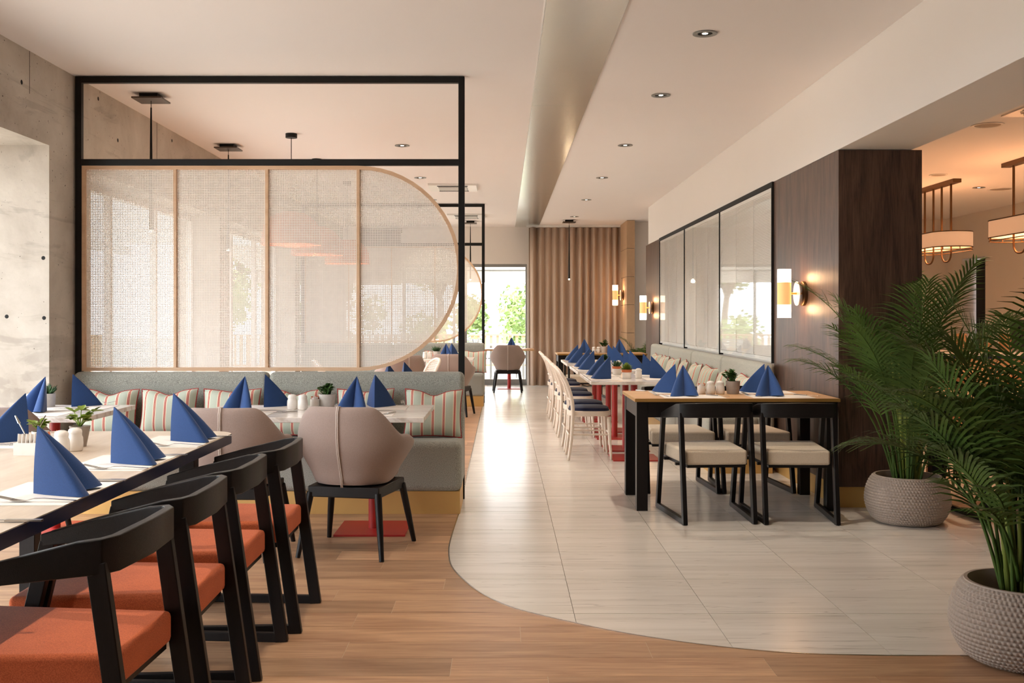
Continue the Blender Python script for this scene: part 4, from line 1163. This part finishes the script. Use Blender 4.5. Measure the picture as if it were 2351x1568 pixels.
def make_oval_pendant(label):
    """long axis along Y"""
    t = thing('oval_pendant', label, 'lamp')
    G().box(-.05, -.55, -.045, .05, .55, 0).obj('ceiling_bar', 'bronze', t, bevel=.003)
    for y in (-.38, -.12, .12, .38)[::1]:
        G().tube([(0, y, -.045), (0, y, -.66)], .013, 10).obj('rod', 'bronze', t, 60)
    for y0 in (-.25, .25):
        g = G(); g.tube(smoothline([(0, y0-.13, -.66), (0, y0-.13, -.86), (0, y0-.11, -.925), (0, y0-.05, -.965), (0, y0+.05, -.965), (0, y0+.11, -.925), (0, y0+.13, -.86), (0, y0+.13, -.66)], 4), .011, 8); g.obj('loop_tube', 'bronze', t, 60)
    def oval(a): 
        h, rr = .38, .24
        return (rr*cos(a), (h if sin(a) > 0 else -h)+rr*sin(a))
    n = 48; P0 = [oval(2*pi*i/n) for i in range(n)]
    vs = []
    for k, z in ((1, -.62), (1, -.795), (.985, -.795), (.985, -.62)): vs += [(x*k, y*k, z) for x, y in P0]
    fs = [(m*n+i, m*n+(i+1) % n, ((m+1) % 4)*n+(i+1) % n, ((m+1) % 4)*n+i) for m in range(4) for i in range(n)]
    G().add(vs, fs).obj('lamp_shade', 'linen', t, 50)
    for z in (-.62, -.80):
        g = G(); g.tube([(x, y, z) for x, y in P0+P0[:1]], .007, 6); g.obj('hoop', 'bronze', t, 60)
    for i in range(0, n, 6):
        x, y = P0[i]; G().tube([(x*1.0, y*1.0, -.80), (x, y, -.835)], .005, 6).obj('finial', 'bronze', t)
    g = G(); g.tube([(x*.99, y*.99, -.835) for x, y in P0+P0[:1]], .006, 6); g.obj('lower_hoop', 'bronze', t, 60)
    for y in (-.38, .38): point(t, (0, y, -.70), 13, (1, .44, .19), .06)
    return t
ov = make_oval_pendant('o')
spread(ov, [('oval linen drum pendant with bronze rods, partly behind the brown column', (5.36, 12.62, 2.95), 0), ('oval linen drum pendant with bronze rods, nearer one cut by the frame edge', (5.36, 10.36, 2.95), 0)], 'oval drum pendants')

# ceiling fittings
def make_cassette(label, loc):
    t = thing('ceiling_air_unit', label, 'vent', loc)
    G().box(-.32, -.32, -.025, .32, .32, 0).obj('panel', 'white_metal', t, bevel=.004)
    G().box(-.19, -.19, -.03, .19, .19, -.025).obj('intake', 'grey_metal', t)
    for i in range(9): G().box(-.18, -.18+.04*i, -.036, .18, -.165+.04*i, -.03).obj('louvre', 'white_metal', t)
    for s in (-1, 1): G().box(-.2, s*.26-.025, -.029, .2, s*.26+.025, -.025).obj('outlet_slot', 'dark', t)
    return t
make_cassette('white square ceiling air unit beside the near divider post', (-.66, 13.7, CEIL)); make_cassette('white square ceiling air unit behind the far divider', (-.62, 17.6, CEIL))
sd = thing('swirl_diffuser', 'square swirl air diffuser on the orange lit ceiling', 'vent', (4.34, 8.0, 2.95))
G().box(-.3, -.3, -.012, .3, .3, 0).obj('face_plate', 'white_metal', sd)
for ring_, (r0, r1, m) in enumerate(((.07, .15, 16), (.165, .265, 24))):
    for i in range(m):
        a = 2*pi*i/m; b = a+.35-.2*ring_
        G().bar((r0*cos(a), r0*sin(a), -.013), (r1*cos(b), r1*sin(b), -.013), .016, .004).obj('slot', 'dark', sd)
G().lathe([(.05, -.0125), (.05, -.016), (0, -.018)], 20).obj('centre_cap', 'white_metal', sd, 60)
def make_round(label, loc, r):
    t = thing('ceiling_speaker', label, 'speaker', loc)
    G().lathe([(r*.8, -.004), (r*.84, -.009), (r, -.009), (r, 0)], 32, caps=(0, 0)).obj('bezel', 'white_metal', t, 60); G().lathe([(0, -.005), (r*.8, -.005)], 32).obj('grille', 'tan_pot', t); return t
make_round('round flush ceiling speaker nearest the beam', (4.12, 8.7, 2.95), .13); make_round('round flush ceiling speaker beyond the near pendant bar', (5.0, 11.75, 2.95), .1)
make_round('round flush ceiling speaker beside the near pendant rod', (6.35, 13.05, 2.95), .16)
dl2 = make_downlight(SPOT_W2, 110, (1, .74, .48))
place_lights(dl2, [('recessed downlight on the orange lit ceiling, between the pendants', (6.0, 12.9, 2.95)), ('added unseen warm lamp over the buffet', (5.0, 9.0, 2.95)), ('added unseen warm lamp above the hidden oak table', (3.7, 7.3, 2.95)),  # visible fitting first; the others are added unseen to light the buffet room
    ('added unseen warm lamp over the buffet room far end', (4.2, 14.5, 2.95)), ('added unseen warm lamp near the right wall', (6.6, 9.5, 2.95))], 'recessed downlights over the buffet room')

# ------------------------------------------------------------------ buffet room
bf = thing('buffet_counter', 'long oak buffet counter with white top behind the palms', 'counter', (6.1, 11.6, 0))
G().box(-1.3, -.4, .08, 1.2, .4, .86).obj('counter_body', 'oak_top', bf, bevel=.004); G().box(-1.26, -.36, 0, 1.16, .38, .08).obj('plinth', 'black_metal', bf)
G().box(-1.34, -.45, .895, 1.24, .45, .93).obj('countertop', 'marble', bf, bevel=.003); G().box(-1.3, -.41, .86, 1.2, .41, .895).obj('navy_band', 'navy_edge', bf)
for i in range(3):
    dp_ = G().box(-1.27+.82*i, -.412, .12, -.48+.82*i, -.4, .83).obj('door_panel', 'oak_top', bf, bevel=.003)
    G().tube([(-.53+.82*i, -.412, .72), (-.53+.82*i, -.435, .72)], .012, 10).obj('knob', 'steel', dp_, 60)
cm = thing('coffee_machine', 'black coffee machine on the buffet counter, behind the nearest palm', 'coffee machine', (5.95, 11.5, .93))
G().box(-.16, -.2, 0, .16, .2, .03).obj('drip_tray', 'grey_metal', cm); G().box(-.16, .0, .03, .16, .2, .36).obj('body', 'black_metal', cm, bevel=.012); G().box(-.16, -.2, .27, .16, 0, .36).obj('brew_head', 'black_metal', cm, bevel=.01)
G().tube([(0, -.1, .27), (0, -.1, .2)], .02, 12).obj('spout', 'steel', cm)
def make_jar():
    t = thing('glass_jar', 'j', 'jar'); G().lathe([(.06, 0), (.065, .01), (.065, .15), (.055, .17)], 20).obj('jar_body', 'jar', t, 60); G().lathe([(.06, .17), (.06, .2), (.0, .2)], 20).obj('lid', 'oak_top', t, 60, label='wooden lid'); return t
MT['jar'] = plain('amber_cereal', S(190, 150, 110), .25)
spread(make_jar(), [('cereal jar with wooden lid on the buffet, left of the coffee machine', (5.62, 11.45, .93), 0), ('cereal jar with wooden lid on the buffet, farther left', (5.42, 11.5, .93), 0), ('cereal jar with wooden lid on the buffet, leftmost of three', (5.15, 11.5, .93), 0)], 'cereal jars')
def make_bottle():
    t = thing('dark_bottle', 'b', 'bottle'); G().lathe([(.03, 0), (.033, .01), (.033, .13), (.012, .18), (.012, .23)], 16).obj('body', 'dark', t, 60); G().lathe([(.014, .23), (.014, .25), (0, .25)], 12).obj('cap', 'bronze', t, 60); return t
spread(make_bottle(), [('dark bottle on the buffet counter beside the jars', (5.74, 11.3, .93), 0), ('dark bottle on the buffet counter before the coffee machine', (6.2, 11.25, .93), 0)], 'dark bottles')
pic = thing('wall_picture', 'small green and blue landscape picture on the cream buffet wall', 'picture', (7.4, 14.2, 1.5), 0)
t_ = NT('landscape_print'); n_ = t_.noise(t_.coord('Object', (1, 3, 3)), 4, 3)
x_ = t_.node('ShaderNodeSeparateXYZ'); t_.link(t_.coord('Object'), x_.inputs[0])
MT['print'] = t_.done(t_.mix(t_.ramp(t_.math('ADD', x_.outputs[2], t_.math('MULTIPLY', n_, .15)), .03, .1), S(84, 128, 92), S(150, 186, 214)), .4)
G().box(-.03, -.3, -.22, -.004, .3, .22).obj('picture_frame', 'white_wood', pic, bevel=.003); G().box(-.034, -.26, -.18, -.03, .26, .18).obj('print', 'print', pic)
def make_wicker(label):
    t = thing('wicker_chair', label, 'chair')
    for sx in (-1, 1):
        for sy in (-1, 1): G().tube([(sx*.21, sy*.2, 0), (sx*.19, sy*.18, .44)], [.014, .018], 8).obj('leg', 'oak_frame', t, 60)
    G().hexa(rrect(-.23, -.22, .23, .22, .08), .42, .46).obj('seat', 'rattan', t, 50, bevel=.006)
    P = [(.25*sin(a), -.02-.24*cos(a)) for a in [(-1.9+3.8*i/24) for i in range(25)]]
    for k in range(9):
        z = .50+.045*k; g = G(); g.tube([(x*(1+.02*k), y*(1+.02*k), z + (.0 if k < 4 else -.12*(abs(i-12)/12)**2*(k-3)/5)) for i, (x, y) in enumerate(P)], .011 if k < 8 else .016, 6); g.obj('weave_band', 'rattan', t, 180)
    for i in range(0, 25, 3): x, y = P[i]; G().tube([(x, y, .44), (x*1.12, y*1.12, .86-.12*(abs(i-12)/12)**2)], .007, 6).obj('upright', 'rattan', t, 60)
    return t
spread(make_wicker('w'), [('orange lit wicker chair behind the hidden oak table', (3.55, 8.25, 0), pi), ('orange lit wicker chair at the buffet room, right of its neighbour', (4.25, 8.2, 0), pi+.1)], 'wicker chairs')

# ------------------------------------------------------------------ terrace outside
struct(G().box(-14, 20.2, -.3, 12, 26, -.03).obj('terrace_deck', 'deck'), 'pale timber terrace outside the far doors', 'deck')
struct(G().box(-14, -10, -.3, -3.75, 20.2, -.03).obj('terrace_paving', 'deck'), 'pale terrace along the left windows', 'deck')
struct(G().box(-60, -40, -.6, 60, 80, -.3).obj('ground', 'ground'), 'light paved ground outside', 'ground')
def railing(label, x0, x1, y, ax=0):
    t = thing('terrace_railing', label, 'railing', (0, 0, -.03))
    P = (lambda u, v, z: (u, y+v, z)) if ax == 0 else (lambda u, v, z: (y+v, u, z))
    def bx(a, b, v0, v1, z0, z1):
        p, q = P(a, v0, z0), P(b, v1, z1); return G().box(min(p[0], q[0]), min(p[1], q[1]), z0, max(p[0], q[0]), max(p[1], q[1]), z1)
    bx(x0, x1, -.05, .05, .88, .92).obj('top_rail', 'tan_wood', t); bx(x0, x1, -.02, .02, .12, .17).obj('bottom_rail', 'tan_wood', t)
    u = x0
    while u < x1: bx(u, u+.07, -.015, .015, .05 if 0 else .17, .88).obj('board', 'tan_wood', t); u += .16
    u = x0
    while u < x1+.1: bx(u, u+.09, -.045, .045, 0, .88).obj('post', 'tan_wood', t); u += 1.6
railing('tan timber balustrade at the edge of the far terrace', -8, 4, 25.6)
railing('tan timber balustrade along the left terrace', -4, 25.5, -10.0, 1)
aw = thing('awning', 'white fabric awning over the far terrace', 'awning', (-1.2, 20.25, 0))
G().add([(-4.5, 0, 2.75), (3.6, 0, 2.75), (3.6, 3.0, 2.38), (-4.5, 3.0, 2.38), (-4.5, 0, 2.77), (3.6, 0, 2.77), (3.6, 3.0, 2.40), (-4.5, 3.0, 2.40)],
        [(3, 2, 1, 0), (4, 5, 6, 7), (0, 1, 5, 4), (1, 2, 6, 5), (2, 3, 7, 6), (3, 0, 4, 7)]).obj('canopy', 'canvas', aw)
G().box(-4.5, 2.99, 2.10, 3.6, 3.0, 2.38).obj('valance', 'canvas', aw); G().box(-4.5, 2.95, 2.36, 3.6, 3.03, 2.42).obj('front_bar', 'grey_metal', aw)
for x in (-4.4, .1, 3.5): G().box(x-.03, 2.93, -.03, x+.03, 2.99, 2.36).obj('post', 'grey_metal', aw)
def make_slat_chair():
    t = thing('slatted_chair', 's', 'chair')
    for s in (-1, 1):
        g = G(); g.tube([(s*.24, -.24, 0), (s*.25, -.2, .45), (s*.24, -.3, .85)], .014, 8); g.obj('rear_leg', 'outdoor_grey', t, 60)
        g = G(); g.tube([(s*.25, .24, 0), (s*.25, .23, .63), (s*.25, -.2, .66)], .014, 8); g.obj('front_leg', 'outdoor_grey', t, 60)
    for i in range(6): G().box(-.23, -.2+.075*i, .43, .23, -.14+.075*i, .45).obj('seat_slat', 'outdoor_grey', t)
    for i in range(5): G().box(-.23, -.225-.018*i, .52+.065*i, .23, -.21-.018*i, .57+.065*i).obj('back_slat', 'outdoor_grey', t)
    return t
spread(make_slat_chair(), [('grey slatted terrace chair left of the outdoor table', (-.35, 22.6, -.03), -pi/2), ('grey slatted terrace chair behind the lone armchair', (.55, 22.9, -.03), pi/2), ('grey slatted terrace chair farthest on the deck', (-.9, 24.3, -.03), .4), ('grey slatted terrace chair behind the far bench', (-1.6, 22.5, -.03), -.5)], 'slatted terrace chairs')
tt = thing('terrace_table', 'white outdoor table on the far terrace', 'table', (.1, 22.7, -.03))
G().box(-.4, -.4, .72, .4, .4, .75).obj('tabletop', 'white_metal', tt, bevel=.003)
for sx in (-1, 1):
    for sy in (-1, 1): G().box(sx*.36-.02, sy*.36-.02, 0, sx*.36+.02, sy*.36+.02, .72).obj('leg', 'outdoor_grey', tt)
pg = thing('pergola', 'white slatted pergola outside the left windows', 'pergola', (0, 0, -.03))
for y in (-3, 1.5, 6, 10.5, 15, 19): G().box(-7.35, y-.06, 0, -7.23, y+.06, 2.55).obj('post', 'white_metal', pg)
for x in (-7.35, -4.0): G().box(x, -4, 2.55, x+.1, 20, 2.72).obj('beam', 'white_metal', pg)
for i in range(30): y = -3.8+.8*i; G().box(-7.6, y, 2.72, -3.86, y+.05, 2.84).obj('rafter', 'white_metal', pg)
def make_tree(label, loc, h, cr, seed, n=2600, ls=.2):
    t = thing('garden_tree', label, 'tree', loc, 0, 'garden trees'); r = random.Random(seed)
    tr_ = [(0, 0, 0), (r.uniform(-.1, .1), 0, h*.25), (r.uniform(-.25, .25), r.uniform(-.2, .2), h*.55)]
    g = G(); g.tube(smoothline(tr_, 5), [.14-.006*i for i in range(11)], 8); g.obj('trunk', 'bark', t, 180)
    top = Vector(tr_[-1])
    for k in range(6):
        a = k*1.05+r.random(); e = top+Vector((cos(a)*cr*.7, sin(a)*cr*.7, cr*r.uniform(.1, .8)))
        g = G(); g.tube([top*.8, (top+e)/2+Vector((0, 0, .2)), e], [.06, .04, .012], 6); g.obj('branch', 'bark', t, 180)
    g = G(); cl = [(Vector((r.uniform(-.72, .72)*cr, r.uniform(-.72, .72)*cr, h*r.uniform(.12, .9))), r.uniform(.36, .5)*cr) for _ in range(16)]
    for i in range(n):
        c, q = cl[i % 16]; d = Vector((r.gauss(0, 1), r.gauss(0, 1), r.gauss(0, 1))).normalized()*q*r.random()**.4
        p = c+d; 
        if p.z < .25: p.z = .25+r.random()*.5
        u = Vector((r.gauss(0, 1), r.gauss(0, 1), r.gauss(0, .6))).normalized(); v = u.orthogonal().normalized(); s = ls*r.uniform(.6, 1.2)
        g.add([p-u*s*.5, p+v*s*.28, p+u*s*.5, p-v*s*.28], [(0, 1, 2, 3)])
    g.obj('foliage', 'tree_leaf', t, stuff=True)
    return t
tl = [((1.3, 29.6), 4.6, 1.35), ((-1.7, 29.4), 4.8, 1.4), ((-4.8, 29.4), 4.6, 1.4), ((4.3, 29.6), 4.8, 1.4), ((2.3, 34.5), 7.5, 2.3), ((-7.9, 29.4), 4.8, 1.4),
      ((-12.6, 12.0), 5.0, 1.5), ((-12.8, 15.5), 5.4, 1.5), ((-12.4, 19.0), 5.2, 1.5), ((-12.5, 22.6), 5.0, 1.5), ((-12.8, 8.4), 5.2, 1.5), ((-12.6, 4.6), 5.4, 1.5)]
tn = ['leafy garden tree straight behind the terrace table', 'leafy garden tree behind the far divider post', 'leafy garden tree beyond the far bench, left of the post', 'leafy garden tree behind the curtain side of the terrace', 'tall pale tree rising at the back of the garden', 'leafy garden tree at the far left corner of the terrace',
      'garden tree seen through the second screen window', 'garden tree seen through the middle left window', 'garden tree at the left terrace, far end', 'garden tree at the outer corner of the left terrace', 'garden tree outside the concrete pier', 'garden tree outside the large near window']
for i, ((x, y), h, cr) in enumerate(tl): make_tree(tn[i], (x, y, -.3), h, cr, 40+i, 4200 if i < 6 else 2400, .2 if i < 6 else .26)
